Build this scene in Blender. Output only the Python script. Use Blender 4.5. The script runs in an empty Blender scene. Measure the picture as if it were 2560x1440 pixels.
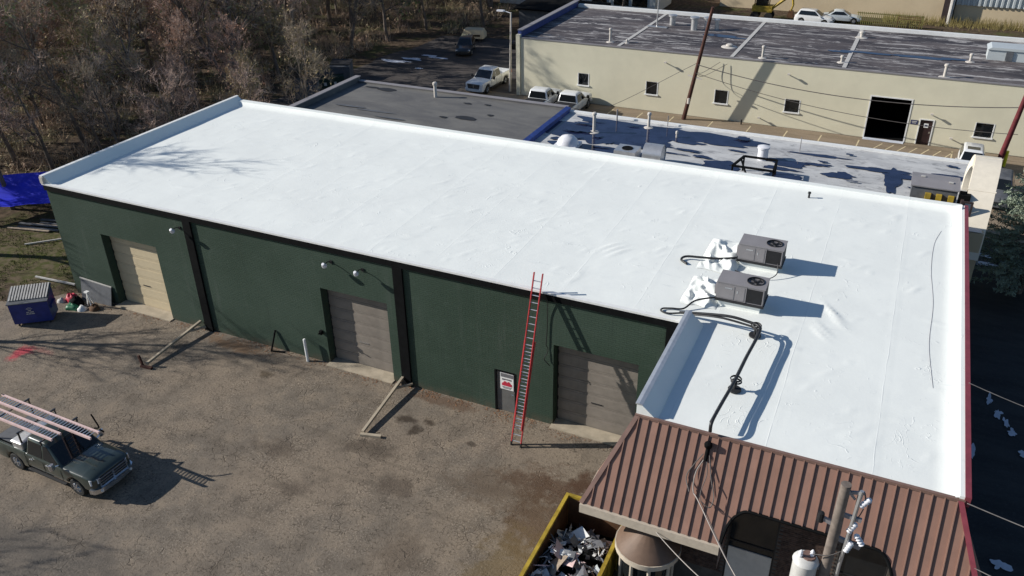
import bpy, math, random
from mathutils import Vector, Matrix, noise as mnoise

rad = math.radians
SC = bpy.context.scene
COL = SC.collection

# ------------------------------------------------------------------ camera
cam_d = bpy.data.cameras.new('camera')
cam = bpy.data.objects.new('camera', cam_d)
COL.objects.link(cam)
F_PX, PIT, YAW, ROL = 2115.06, rad(29.70), rad(-25.224), rad(-0.85)
cam_d.sensor_fit = 'HORIZONTAL'
cam_d.sensor_width = 36.0
cam_d.lens = 36.0 * F_PX / 2560.0
cam_d.clip_start = 0.3
cam_d.clip_end = 3000
fw = Vector((math.sin(YAW) * math.cos(PIT), math.cos(YAW) * math.cos(PIT), -math.sin(PIT)))
rt = Vector((math.cos(YAW), -math.sin(YAW), 0))
up = rt.cross(fw)
r2 = rt * math.cos(ROL) + up * math.sin(ROL)
u2 = -rt * math.sin(ROL) + up * math.cos(ROL)
m3 = Matrix((r2, u2, -fw)).transposed()
cam.matrix_world = Matrix.Translation((39.65, -27.26, 23.68)) @ m3.to_4x4()
SC.camera = cam

# ------------------------------------------------------------------ sky, sun, exposure
LIGHT = Vector((1.0, 0.335, -0.525)).normalized()
world = bpy.data.worlds.new('World')
SC.world = world
world.use_nodes = True
wn = world.node_tree
bg = wn.nodes['Background']
sky = wn.nodes.new('ShaderNodeTexSky')
sky.sky_type = 'NISHITA'
sky.sun_disc = False
sky.sun_elevation = math.asin(-LIGHT.z)
sky.sun_rotation = math.atan2(-LIGHT.x, -LIGHT.y)
sky.air_density = 1.0
sky.dust_density = 0.3
sky.ozone_density = 3.5
wn.links.new(sky.outputs[0], bg.inputs[0])
bg.inputs[1].default_value = 0.08
sun_d = bpy.data.lights.new('sun', 'SUN')
sun_d.energy = 5.0
sun_d.angle = rad(0.5)
sun_d.color = (1.0, 0.955, 0.88)
sun = bpy.data.objects.new('sun', sun_d)
COL.objects.link(sun)
sun.rotation_euler = LIGHT.to_track_quat('-Z', 'Y').to_euler()
sun.location = (-40, -20, 60)
SC.view_settings.view_transform = 'Standard'
SC.view_settings.look = 'None'
SC.view_settings.exposure = 0.2
SC.view_settings.gamma = 1.0
SC.view_settings.use_curve_mapping = False
SC.cycles.max_bounces = 6

# ------------------------------------------------------------------ helpers
def subdiv(o, n=2):
    md = o.modifiers.new('subdivision', 'SUBSURF'); md.levels = n; md.render_levels = n
    return o

class MB:
    def __init__(self):
        self.v = []; self.f = []; self.mi = []; self.M = None
    def add(self, vs, fs, m=0):
        b = len(self.v)
        if self.M is not None:
            vs = [self.M @ Vector(p) for p in vs]
        self.v.extend([tuple(p) for p in vs])
        for f in fs:
            self.f.append([b + i for i in f]); self.mi.append(m)
        return self
    def box(self, x0, y0, z0, x1, y1, z1, m=0):
        return self.add([(x0,y0,z0),(x1,y0,z0),(x1,y1,z0),(x0,y1,z0),(x0,y0,z1),(x1,y0,z1),(x1,y1,z1),(x0,y1,z1)],
                        [(3,2,1,0),(4,5,6,7),(0,1,5,4),(1,2,6,5),(2,3,7,6),(3,0,4,7)], m)
    def bar(self, p0, p1, w, h, m=0, upv=(0,0,1)):
        p0 = Vector(p0); p1 = Vector(p1); d = (p1 - p0).normalized()
        u = Vector(upv)
        if abs(d.dot(u)) > 0.98: u = Vector((0,1,0))
        s = d.cross(u).normalized(); t = s.cross(d).normalized()
        vs = []
        for p in (p0, p1):
            for a, b in ((-1,-1),(1,-1),(1,1),(-1,1)):
                vs.append(p + s * (a * w / 2) + t * (b * h / 2))
        return self.add(vs, [(3,2,1,0),(4,5,6,7),(0,1,5,4),(1,2,6,5),(2,3,7,6),(3,0,4,7)], m)
    def tube(self, pts, r, n=6, m=0, caps=True):
        pts = [Vector(p) for p in pts]
        k = len(pts)
        rs = r if isinstance(r, (list, tuple)) else [r] * k
        vs = []; prev = None
        for i, p in enumerate(pts):
            d = (pts[min(i+1,k-1)] - pts[max(i-1,0)]).normalized()
            if prev is None:
                u = Vector((0,0,1)) if abs(d.z) < 0.9 else Vector((1,0,0))
                s = d.cross(u).normalized()
            else:
                s = (prev - d * prev.dot(d)).normalized()
            prev = s
            t = d.cross(s)
            for j in range(n):
                a = 2 * math.pi * j / n
                vs.append(p + (s * math.cos(a) + t * math.sin(a)) * rs[i])
        fs = []
        for i in range(k-1):
            for j in range(n):
                fs.append((i*n+j, i*n+(j+1)%n, (i+1)*n+(j+1)%n, (i+1)*n+j))
        if caps:
            fs.append(tuple(reversed(range(n)))); fs.append(tuple(range((k-1)*n, k*n)))
        return self.add(vs, fs, m)
    def cyl(self, p0, p1, r0, r1=None, n=12, m=0):
        return self.tube([p0, p1], [r0, r0 if r1 is None else r1], n, m)
    def lathe(self, prof, o=(0,0,0), n=16, m=0, axis='z', a0=0.0, a1=2*math.pi):
        full = abs(a1 - a0) > 6.28
        cnt = n if full else n + 1
        vs = []
        for (r, z) in prof:
            for j in range(cnt):
                a = a0 + (a1 - a0) * j / n
                c, s = r * math.cos(a), r * math.sin(a)
                if axis == 'z': q = (o[0]+c, o[1]+s, o[2]+z)
                elif axis == 'y': q = (o[0]+c, o[1]+z, o[2]-s)
                else: q = (o[0]+z, o[1]+c, o[2]+s)
                vs.append(q)
        fs = []
        for i in range(len(prof)-1):
            for j in range(n):
                j2 = (j+1) % cnt
                fs.append((i*cnt+j, i*cnt+j2, (i+1)*cnt+j2, (i+1)*cnt+j))
        return self.add(vs, fs, m)
    def loft(self, rings, m=0, caps=True, close=True):
        n = len(rings[0]); vs = [p for r in rings for p in r]; fs = []
        for i in range(len(rings)-1):
            for j in range(n if close else n-1):
                j2 = (j+1) % n
                fs.append((i*n+j, i*n+j2, (i+1)*n+j2, (i+1)*n+j))
        if caps:
            fs.append(tuple(reversed(range(n)))); fs.append(tuple(range((len(rings)-1)*n, len(rings)*n)))
        return self.add(vs, fs, m)
    def prism(self, poly, h0, h1, axis='z', m=0):
        def mk(a, b, h):
            return (a, b, h) if axis == 'z' else ((a, h, b) if axis == 'y' else (h, a, b))
        n = len(poly)
        vs = [mk(a, b, h0) for a, b in poly] + [mk(a, b, h1) for a, b in poly]
        fs = [tuple(reversed(range(n))), tuple(range(n, 2*n))] + [(i, (i+1)%n, n+(i+1)%n, n+i) for i in range(n)]
        return self.add(vs, fs, m)
    def build(self, name, mats, parent=None, smooth=None, world=True):
        off = Vector((0,0,0))
        if parent is not None and world:
            r = parent
            while r.parent: r = r.parent
            off = r.location
        me = bpy.data.meshes.new(name)
        me.from_pydata([(a-off.x, b-off.y, c-off.z) for a, b, c in self.v], [], self.f)
        if not isinstance(mats, (list, tuple)): mats = [mats]
        for mm in mats: me.materials.append(mm)
        if len(mats) > 1: me.polygons.foreach_set('material_index', self.mi)
        if smooth is not None:
            me.polygons.foreach_set('use_smooth', [True] * len(me.polygons))
            me.set_sharp_from_angle(angle=rad(smooth))
        me.validate(); me.update()
        o = bpy.data.objects.new(name, me)
        COL.objects.link(o)
        if parent is not None: o.parent = parent
        return o

def tag(o, label=None, cat=None, group=None, kind=None):
    if label: o['label'] = label
    if cat: o['category'] = cat
    if group: o['group'] = group
    if kind: o['kind'] = kind
    return o
def thing(name, label, cat, loc=(0,0,0), rz=0.0, group=None):
    o = bpy.data.objects.new(name, None)
    o.empty_display_size = 0.2
    COL.objects.link(o); o.location = loc; o.rotation_euler = (0,0,rz)
    return tag(o, label, cat, group)
def struct(name, mb, mats, smooth=None):
    return tag(mb.build(name, mats, None, smooth), kind='structure')
def copy_tree(o, parent=None):
    c = o.copy(); COL.objects.link(c); c.parent = parent
    for ch in o.children: copy_tree(ch, c)
    return c
def piece(src, parent, loc=None, rot=None, scale=None):
    c = src.copy(); COL.objects.link(c); c.parent = parent
    if loc is not None: c.location = loc
    if rot is not None: c.rotation_euler = rot
    if scale is not None: c.scale = scale
    return c
def blob(cx, cy, rx, ry, z, seed, n=40, rough=0.35, rot=0.0):
    rng = random.Random(seed)
    ph = [(k, rng.uniform(0, 6.28), rng.uniform(0.3, 1.0) / k**0.7) for k in (1,2,3,4,5,7,9,12)]
    pts = []
    for i in range(n):
        a = 2*math.pi*i/n
        s = 1 + rough * sum(w * math.sin(k*a+p) for k, p, w in ph) * 0.55
        s = max(0.25, s)
        x, y = rx*s*math.cos(a), ry*s*math.sin(a)
        pts.append((cx + x*math.cos(rot) - y*math.sin(rot), cy + x*math.sin(rot) + y*math.cos(rot), z))
    m = MB(); m.add([(cx,cy,z)] + pts, [(0, i+1, (i+1)%n+1) for i in range(n)])
    return m

# ------------------------------------------------------------------ materials
class NT:
    def __init__(self, name):
        self.mat = bpy.data.materials.new(name); self.mat.use_nodes = True
        self.t = self.mat.node_tree; self.p = self.t.nodes['Principled BSDF']
        self._pos = None
    def n(self, typ, **kw):
        nd = self.t.nodes.new(typ)
        for k, v in kw.items(): setattr(nd, k, v)
        return nd
    def link(self, a, b): self.t.links.new(a, b)
    def pos(self, local=False):
        if self._pos is None:
            if local: self._pos = self.n('ShaderNodeTexCoord').outputs['Object']
            else: self._pos = self.n('ShaderNodeNewGeometry').outputs['Position']
        return self._pos
    def scaled(self, s, local=False):
        mp = self.n('ShaderNodeMapping'); mp.inputs['Scale'].default_value = s if isinstance(s, tuple) else (s,s,s)
        self.link(self.pos(local), mp.inputs[0]); return mp.outputs[0]
    def noise(self, scale, detail=4, rough=0.6, local=False, dist=0.0):
        nd = self.n('ShaderNodeTexNoise'); nd.inputs['Scale'].default_value = 1.0
        nd.inputs['Detail'].default_value = detail; nd.inputs['Roughness'].default_value = rough
        nd.inputs['Distortion'].default_value = dist
        self.link(self.scaled(scale, local), nd.inputs['Vector']); return nd.outputs[0]
    def ramp(self, x, a, b, lo=0.0, hi=1.0):
        nd = self.n('ShaderNodeMapRange'); nd.interpolation_type = 'SMOOTHSTEP'
        self.link(x, nd.inputs[0])
        for i, v in zip((1,2,3,4), (a, b, lo, hi)): nd.inputs[i].default_value = v
        return nd.outputs[0]
    def mix(self, f, a, b, mode='MIX'):
        nd = self.n('ShaderNodeMix', data_type='RGBA', blend_type=mode)
        for s, v in ((nd.inputs[0], f), (nd.inputs[6], a), (nd.inputs[7], b)):
            if hasattr(v, 'is_linked'): self.link(v, s)
            elif isinstance(v, (int, float)): s.default_value = v
            else: s.default_value = (*v, 1.0) if len(v) == 3 else v
        return nd.outputs[2]
    def math(self, op, a, b=0.0):
        nd = self.n('ShaderNodeMath', operation=op)
        for s, v in ((nd.inputs[0], a), (nd.inputs[1], b)):
            if hasattr(v, 'is_linked'): self.link(v, s)
            else: s.default_value = v
        return nd.outputs[0]
    def spot(self, c, rx, ry, soft=0.5, wob=0.5, wscale=1.2):
        mp = self.n('ShaderNodeMapping'); mp.vector_type = 'POINT'
        mp.inputs['Location'].default_value = (-c[0]/rx, -c[1]/ry, 0)
        mp.inputs['Scale'].default_value = (1/rx, 1/ry, 0)
        self.link(self.pos(), mp.inputs[0])
        ln = self.n('ShaderNodeVectorMath', operation='LENGTH'); self.link(mp.outputs[0], ln.inputs[0])
        nz = self.noise(wscale, 6, 0.7)
        d = self.math('ADD', ln.outputs[1], self.math('MULTIPLY', self.math('SUBTRACT', nz, 0.5), wob*5))
        return self.ramp(d, 1.0 - soft, 1.0, 1.0, 0.0)
    def bump(self, h, strength=0.3, dist=0.02):
        nd = self.n('ShaderNodeBump'); nd.inputs['Strength'].default_value = strength
        nd.inputs['Distance'].default_value = dist
        self.link(h, nd.inputs['Height']); self.link(nd.outputs[0], self.p.inputs['Normal'])
    def out(self, col=None, rough=0.7, metal=0.0, spec=0.5, coat=0.0):
        s = self.p.inputs['Base Color']
        if col is not None:
            if hasattr(col, 'is_linked'): self.link(col, s)
            else: s.default_value = (*col, 1.0)
        r = self.p.inputs['Roughness']
        if hasattr(rough, 'is_linked'): self.link(rough, r)
        else: r.default_value = rough
        self.p.inputs['Metallic'].default_value = metal
        self.p.inputs['Specular IOR Level'].default_value = spec
        if coat: self.p.inputs['Coat Weight'].default_value = coat; self.p.inputs['Coat Roughness'].default_value = 0.08
        return self.mat

def simple(name, col, rough=0.6, metal=0.0, var=0.25, scale=3.0, spec=0.4, coat=0.0, bump=0.0):
    t = NT(name)
    nz = t.noise(scale, 5, 0.65, local=True)
    dark = tuple(c*(1-var) for c in col); lite = tuple(min(1, c*(1+var*0.6)) for c in col)
    c = t.mix(t.ramp(nz, 0.3, 0.7), dark, lite)
    if bump: t.bump(t.noise(scale*8, 4, 0.6, local=True), bump, 0.01)
    return t.out(c, rough, metal, spec, coat)

M = {}
def mk_lot():
    t = NT('lot_asphalt')
    big = t.noise(0.16, 4, 0.6); med = t.noise(0.9, 5, 0.65); fine = t.noise(9, 5, 0.7); grit = t.noise(38, 3, 0.7)
    c = t.mix(t.ramp(big, 0.35, 0.65), (0.238, 0.190, 0.143), (0.182, 0.154, 0.124))
    c = t.mix(t.ramp(med, 0.42, 0.72), c, (0.268, 0.216, 0.162))
    c = t.mix(t.ramp(med, 0.5, 0.28), c, (0.14, 0.115, 0.09))
    c = t.mix(t.math('MULTIPLY', t.ramp(fine, 0.52, 0.64), 0.6), c, (0.085, 0.067, 0.05))
    c = t.mix(t.math('MULTIPLY', t.ramp(grit, 0.55, 0.70), 0.55), c, (0.33, 0.28, 0.215))
    # alligator cracking
    vo = t.n('ShaderNodeTexVoronoi', feature='DISTANCE_TO_EDGE'); vo.inputs['Scale'].default_value = 1.0
    wv = t.n('ShaderNodeVectorMath', operation='ADD')
    nz = t.n('ShaderNodeTexNoise'); nz.inputs['Scale'].default_value = 2.2; t.link(t.pos(), nz.inputs['Vector'])
    sc = t.n('ShaderNodeVectorMath', operation='SCALE'); sc.inputs['Scale'].default_value = 0.95; t.link(nz.outputs['Color'], sc.inputs[0])
    t.link(t.scaled(2.6), wv.inputs[0]); t.link(sc.outputs[0], wv.inputs[1]); t.link(wv.outputs[0], vo.inputs['Vector'])
    crack = t.math('MULTIPLY', t.ramp(vo.outputs[0], 0.0, 0.045, 1, 0), t.ramp(t.noise(0.5, 5, 0.7), 0.5, 0.66))
    vo2 = t.n('ShaderNodeTexVoronoi', feature='DISTANCE_TO_EDGE'); vo2.inputs['Scale'].default_value = 1.0
    wv2 = t.n('ShaderNodeVectorMath', operation='ADD'); t.link(t.scaled(0.3), wv2.inputs[0]); t.link(sc.outputs[0], wv2.inputs[1]); t.link(wv2.outputs[0], vo2.inputs['Vector'])
    crack2 = t.math('MULTIPLY', t.ramp(vo2.outputs[0], 0.0, 0.012, 1, 0), 0.75)
    c = t.mix(t.math('MULTIPLY', crack, 0.5), c, (0.06, 0.046, 0.035))
    c = t.mix(crack2, c, (0.045, 0.036, 0.028))
    spk = t.noise(13, 2, 0.5)
    patch = t.ramp(t.noise(0.4, 4, 0.6), 0.42, 0.6)
    c = t.mix(t.math('MULTIPLY', t.math('MULTIPLY', t.ramp(spk, 0.58, 0.66), patch), 0.6), c, (0.38, 0.32, 0.25))
    c = t.mix(t.math('MULTIPLY', t.math('MULTIPLY', t.ramp(spk, 0.42, 0.34), patch), 0.4), c, (0.085, 0.068, 0.053))
    mott = t.noise(4.5, 6, 0.8, dist=0.8)
    c = t.mix(t.math('MULTIPLY', t.ramp(mott, 0.56, 0.72), 0.4), c, (0.095, 0.075, 0.056))
    trk = t.noise((0.12, 1.3, 1), 4, 0.6, dist=0.7)
    c = t.mix(t.math('MULTIPLY', t.ramp(trk, 0.55, 0.68), 0.35), c, (0.12, 0.098, 0.075))
    # stains, then a broad darker area at the near left
    for (x, y, rx, ry, col, k) in ((30.2,-3.6,2.6,1.3,(0.085,0.045,0.026),0.75),(30.6,-5.6,2.0,2.4,(0.10,0.058,0.032),0.7),
        (32.2,-3.0,2.4,1.0,(0.08,0.042,0.025),0.7),(30.3,-8.5,1.6,3.0,(0.16,0.115,0.055),0.6),(28.2,-4.6,2.5,1.6,(0.11,0.075,0.05),0.5),
        (14.58,-2.05,0.5,0.4,(0.07,0.05,0.03),0.7),(22.7,-2.3,0.85,0.4,(0.045,0.033,0.024),0.85),(23.6,-2.05,0.4,0.3,(0.045,0.033,0.024),0.85),
        (23.3,-2.8,0.35,0.45,(0.045,0.033,0.024),0.8),(20.87,-7.96,0.9,0.6,(0.09,0.07,0.055),0.6),(26.0,-2.6,0.3,0.2,(0.05,0.038,0.03),0.7),
        (22.2,-4.6,1.6,0.8,(0.075,0.058,0.045),0.6),(11.5,-0.7,2.4,0.6,(0.17,0.10,0.055),0.7),(23.5,-0.5,2.2,0.45,(0.12,0.075,0.05),0.7),
        (24.5,-6.2,1.2,0.8,(0.07,0.052,0.04),0.55),(18.5,-6.2,1.5,0.7,(0.08,0.06,0.045),0.5),(26.4,-9.0,1.2,1.6,(0.105,0.08,0.06),0.5)):
        c = t.mix(t.math('MULTIPLY', t.spot((x,y), rx, ry, 0.7, 0.55), k), c, col)
    c = t.mix(t.math('MULTIPLY', t.spot((1.95,-5.55), 0.62, 0.95, 0.75, 0.4, 1.8), 0.85), c, (0.5, 0.06, 0.085))
    c = t.mix(t.math('MULTIPLY', t.spot((2.9,-5.0), 0.9, 0.35, 0.9, 0.4, 1.6), 0.3), c, (0.45, 0.12, 0.12))
    c = t.mix(t.math('MULTIPLY', t.spot((14.0,-15.0), 8.0, 3.0, 0.8, 0.4, 0.5), 0.5), c, (0.085, 0.08, 0.075))  # wide, soft-edged darker and greyer area over the near left
    hh = t.math('ADD', t.math('MULTIPLY', grit, 0.6), t.math('ADD', fine, t.math('MULTIPLY', crack, -1.2)))
    t.bump(hh, 0.75, 0.035)
    return t.out(c, 0.92, spec=0.2)
M['lot'] = mk_lot()

def mk_ground():
    t = NT('leaf_litter_ground')
    a = t.noise(0.25, 5, 0.65); b = t.noise(2.2, 5, 0.7); g = t.noise(0.6, 4, 0.6)
    c = t.mix(t.ramp(b, 0.35, 0.7), (0.05, 0.036, 0.025), (0.135, 0.098, 0.068))
    c = t.mix(t.math('MULTIPLY', t.ramp(a, 0.5, 0.66), 0.7), c, (0.075, 0.085, 0.028))
    c = t.mix(t.math('MULTIPLY', t.ramp(g, 0.55, 0.72), 0.6), c, (0.055, 0.065, 0.022))
    c = t.mix(t.math('MULTIPLY', t.spot((-6,3), 8, 5, 0.6, 0.5), 0.65), c, t.mix(t.ramp(b,0.4,0.6),(0.075, 0.09, 0.02),(0.14,0.115,0.07)))
    t.bump(b, 0.6, 0.06)
    return t.out(c, 0.95, spec=0.1)
M['ground'] = mk_ground()

def mk_dark_asphalt(name, a, b):
    t = NT(name)
    n1 = t.noise((0.25,1.1,1), 5, 0.65); n2 = t.noise(7, 4, 0.7)
    c = t.mix(t.ramp(n1, 0.35, 0.68), a, b)
    c = t.mix(t.math('MULTIPLY', t.ramp(n2, 0.5, 0.75), 0.4), c, tuple(x*1.7 for x in b))
    t.bump(n2, 0.4, 0.02)
    return t.out(c, 0.85, spec=0.3)
M['rear_asphalt'] = mk_dark_asphalt('rear_asphalt', (0.035,0.033,0.034), (0.085,0.072,0.065))
M['alley'] = mk_dark_asphalt('alley_asphalt', (0.03,0.03,0.032), (0.05,0.05,0.05))
M['strip'] = mk_dark_asphalt('parking_asphalt', (0.2,0.155,0.105), (0.27,0.21,0.15))

def mk_membrane():
    t = NT('white_membrane')
    a = t.noise(0.35, 5, 0.6); b = t.noise((1.6,1.6,1), 6, 0.72); sp = t.noise(3.3, 3, 0.6)
    c = t.mix(t.ramp(a, 0.3, 0.7), (0.80, 0.82, 0.785), (0.845, 0.865, 0.825))
    c = t.mix(t.math('MULTIPLY', t.ramp(b, 0.62, 0.76), 0.28), c, (0.5, 0.54, 0.56))
    c = t.mix(t.math('MULTIPLY', t.ramp(sp, 0.735, 0.79), 0.55), c, (0.3, 0.32, 0.34))
    # scuff lines from foot traffic
    st = t.noise((0.5, 3.2, 1), 5, 0.7, dist=0.6)
    c = t.mix(t.math('MULTIPLY', t.ramp(st, 0.66, 0.74), 0.3), c, (0.5, 0.54, 0.56))
    st2 = t.noise((3.0, 0.35, 1), 5, 0.7, dist=0.5)
    c = t.mix(t.math('MULTIPLY', t.ramp(st2, 0.68, 0.76), 0.22), c, (0.55, 0.58, 0.6))
    wn_ = t.noise((1.1, 0.9, 1), 2, 0.5, dist=1.2)
    ridge = t.ramp(t.math('ABSOLUTE', t.math('SUBTRACT', wn_, 0.5)), 0.0, 0.012, 1, 0)
    ridge = t.math('MULTIPLY', ridge, t.ramp(t.noise(0.8, 3, 0.6), 0.56, 0.66))
    wn2 = t.noise((2.6, 2.2, 1), 2, 0.5, dist=0.8)
    ridge2 = t.ramp(t.math('ABSOLUTE', t.math('SUBTRACT', wn2, 0.48)), 0.0, 0.02, 1, 0)
    ridge2 = t.math('MULTIPLY', ridge2, t.ramp(t.noise(1.3, 3, 0.6), 0.6, 0.68))
    c = t.mix(t.math('MULTIPLY', ridge, 0.10), c, (0.5, 0.53, 0.55))
    sx = t.n('ShaderNodeSeparateXYZ'); t.link(t.pos(), sx.inputs[0])
    fr = t.math('FRACT', t.math('DIVIDE', t.math('ADD', sx.outputs[0], t.math('MULTIPLY', t.noise(0.5, 2, 0.5), 0.12)), 3.05))
    seam = t.ramp(t.math('ABSOLUTE', t.math('SUBTRACT', fr, 0.5)), 0.0, 0.009, 1, 0)
    seam = t.math('MULTIPLY', seam, t.ramp(t.noise((0.3, 0.9, 1), 4, 0.6), 0.38, 0.62, 0.15, 0.75))
    c = t.mix(t.math('MULTIPLY', seam, 0.28), c, (0.52, 0.55, 0.57))
    hh = t.math('ADD', t.math('MULTIPLY', ridge, 0.9), t.math('MULTIPLY', ridge2, 0.6))
    hh = t.math('ADD', hh, t.math('ADD', t.math('MULTIPLY', b, 0.5), t.math('MULTIPLY', seam, 0.35)))
    t.bump(hh, 0.3, 0.05)
    return t.out(c, 0.6, spec=0.2)
M['membrane'] = mk_membrane()

def mk_green():
    t = NT('green_painted_brick')
    br = t.n('ShaderNodeTexBrick'); br.inputs['Scale'].default_value = 1.0
    br.inputs['Brick Width'].default_value = 0.30; br.inputs['Row Height'].default_value = 0.10; br.inputs['Mortar Size'].default_value = 0.012
    br.inputs['Color1'].default_value = (1,1,1,1); br.inputs['Color2'].default_value = (0.8,0.8,0.8,1); br.inputs['Mortar'].default_value = (0,0,0,1)
    mp = t.n('ShaderNodeCombineXYZ'); sx = t.n('ShaderNodeSeparateXYZ'); t.link(t.pos(), sx.inputs[0])
    t.link(t.math('ADD', sx.outputs[0], sx.outputs[1]), mp.inputs[0]); t.link(sx.outputs[2], mp.inputs[1])
    t.link(mp.outputs[0], br.inputs['Vector'])
    big = t.noise(0.22, 4, 0.6); st = t.noise((0.8, 0.8, 2.5), 5, 0.7)
    c = t.mix(t.ramp(big, 0.35, 0.65), (0.036, 0.062, 0.043), (0.05, 0.079, 0.058))
    c = t.mix(t.math('MULTIPLY', t.ramp(st, 0.5, 0.75), 0.5), c, (0.066, 0.094, 0.074))
    c = t.mix(t.math('MULTIPLY', t.ramp(br.outputs['Fac'], 0.2, 0.9), 0.35), c, (0.026, 0.043, 0.031))
    c = t.mix(0.16, c, br.outputs['Color'], 'MULTIPLY')
    vst = t.noise((2.2, 2.2, 0.16), 5, 0.65)
    c = t.mix(t.math('MULTIPLY', t.ramp(vst, 0.55, 0.75), 0.45), c, (0.075, 0.095, 0.08))
    c = t.mix(t.math('MULTIPLY', t.ramp(vst, 0.45, 0.28), 0.4), c, (0.028, 0.042, 0.033))
    # splash dirt along the foot
    foot = t.math('MULTIPLY', t.ramp(sx.outputs[2], 0.0, 0.5, 1, 0), t.ramp(t.noise(1.4, 4, 0.6), 0.35, 0.6))
    c = t.mix(t.math('MULTIPLY', foot, 0.55), c, (0.1, 0.08, 0.055))
    t.bump(t.math('ADD', t.math('MULTIPLY', br.outputs['Fac'], -1.0), t.math('MULTIPLY', t.noise(14, 3, 0.6), 0.8)), 0.55, 0.012)
    return t.out(c, 0.7, spec=0.25)
M['green'] = mk_green()

def mk_brown_brick():
    t = NT('dark_brown_brick')
    n1 = t.noise(6, 3, 0.6)
    c = t.mix(t.ramp(n1, 0.3, 0.7), (0.055, 0.036, 0.03), (0.12, 0.078, 0.06))
    return t.out(c, 0.85, spec=0.2)
M['brick'] = mk_brown_brick()
M['mortar'] = simple('mortar', (0.09, 0.08, 0.07), 0.9, var=0.3)
M['black'] = simple('black_paint', (0.006, 0.0065, 0.007), 0.85, var=0.3, spec=0.1)
M['black_metal'] = simple('black_metal', (0.02, 0.02, 0.022), 0.45, var=0.3)
M['mansard'] = simple('brown_standing_seam', (0.25, 0.142, 0.106), 0.55, var=0.10, scale=1.2, spec=0.4)
M['mansard2'] = simple('brown_standing_seam_faded', (0.272, 0.157, 0.119), 0.55, var=0.12, scale=1.5, spec=0.4)
M['mansard_trim'] = simple('brown_trim', (0.21, 0.13, 0.105), 0.45, var=0.15)
M['cream'] = simple('cream_fascia', (0.52, 0.45, 0.36), 0.6, var=0.12)
M['maroon'] = simple('maroon_coping', (0.22, 0.045, 0.06), 0.45, var=0.15)
M['silver'] = simple('galvanised_coping', (0.62, 0.64, 0.67), 0.35, metal=0.5, var=0.12)
M['white_paint'] = simple('white_paint', (0.78, 0.78, 0.76), 0.5, var=0.06)
M['truck_white'] = simple('white_vehicle_paint', (0.72, 0.73, 0.73), 0.3, var=0.04, coat=0.6)
M['truck_green'] = simple('dark_green_vehicle_paint', (0.028, 0.04, 0.034), 0.3, var=0.15, coat=1.0)
M['paint_black'] = simple('black_vehicle_paint', (0.015, 0.016, 0.018), 0.3, var=0.1, coat=1.0)
M['glass'] = simple('dark_window_glass', (0.010, 0.012, 0.014), 0.08, var=0.1, spec=0.6)
M['rubber'] = simple('tyre_rubber', (0.02, 0.02, 0.02), 0.85, var=0.2)
M['chrome'] = simple('chrome', (0.6, 0.61, 0.63), 0.22, metal=0.9, var=0.05)
M['plastic'] = simple('black_plastic', (0.022, 0.022, 0.024), 0.6, var=0.15)
M['alu'] = simple('aluminium', (0.62, 0.62, 0.62), 0.35, metal=0.7, var=0.1)
M['lens'] = simple('clear_lamp_lens', (0.65, 0.66, 0.68), 0.15, var=0.05)
M['red_lens'] = simple('red_lamp_lens', (0.35, 0.02, 0.02), 0.2, var=0.05)
M['amber'] = simple('amber_lens', (0.6, 0.25, 0.03), 0.25, var=0.05)
M['ladder_red'] = simple('red_fibreglass', (0.55, 0.055, 0.06), 0.55, var=0.18)
M['ladder_pink'] = simple('faded_pink_fibreglass', (0.72, 0.52, 0.49), 0.6, var=0.12)
M['hvac'] = simple('grey_sheet_metal', (0.26, 0.245, 0.25), 0.5, var=0.08, scale=1.5)
M['hvac_dark'] = simple('coil_black', (0.012, 0.012, 0.014), 0.7, var=0.3)
M['door_beige'] = simple('beige_door_panel', (0.60, 0.50, 0.335), 0.6, var=0.08, scale=1.5)
M['door_grey'] = simple('grey_brown_door_panel', (0.235, 0.205, 0.175), 0.6, var=0.16, scale=1.3)
M['door_steel'] = simple('grey_steel_door', (0.13, 0.13, 0.125), 0.55, var=0.12)
M['concrete'] = simple('pale_concrete', (0.40, 0.34, 0.255), 0.9, var=0.2, scale=1.5, bump=0.3)
M['wood'] = simple('weathered_timber', (0.34, 0.27, 0.2), 0.85, var=0.3, scale=4)
M['wood_dark'] = simple('creosoted_pole', (0.085, 0.035, 0.025), 0.85, var=0.35, scale=3)
M['pole_grey'] = simple('weathered_pole', (0.2, 0.165, 0.14), 0.9, var=0.3, scale=4)
M['blue_bin'] = simple('navy_steel', (0.022, 0.036, 0.19), 0.5, var=0.2)
M['bin_green'] = simple('dark_green_steel', (0.015, 0.035, 0.025), 0.55, var=0.2)
M['bin_grey'] = simple('dark_grey_steel', (0.11, 0.115, 0.125), 0.6, var=0.2)
M['lid_grey'] = simple('pale_grey_lid', (0.52, 0.5, 0.47), 0.6, var=0.15)
M['tarp'] = simple('blue_tarpaulin', (0.02, 0.03, 0.62), 0.5, var=0.15, scale=1.0)
M['yellow'] = simple('worn_yellow_paint', (0.42, 0.29, 0.035), 0.6, var=0.35, scale=2.5)
M['rust'] = simple('rusty_steel', (0.13, 0.065, 0.03), 0.85, var=0.4, scale=2.0)
M['yellow_bright'] = simple('yellow_paint', (0.75, 0.66, 0.03), 0.5, var=0.12)
M['tan_wall'] = simple('cream_block_wall', (0.70, 0.66, 0.50), 0.8, var=0.05, scale=0.5, bump=0.15)
M['tan_far'] = simple('tan_block_wall', (0.62, 0.50, 0.33), 0.85, var=0.08, scale=0.3)
M['porcelain'] = simple('white_porcelain', (0.75, 0.75, 0.78), 0.25, var=0.05)
M['transformer'] = simple('pale_grey_enamel', (0.60, 0.59, 0.56), 0.4, var=0.15)
M['wire'] = simple('weathered_cable', (0.10, 0.09, 0.085), 0.6, var=0.2)
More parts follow.
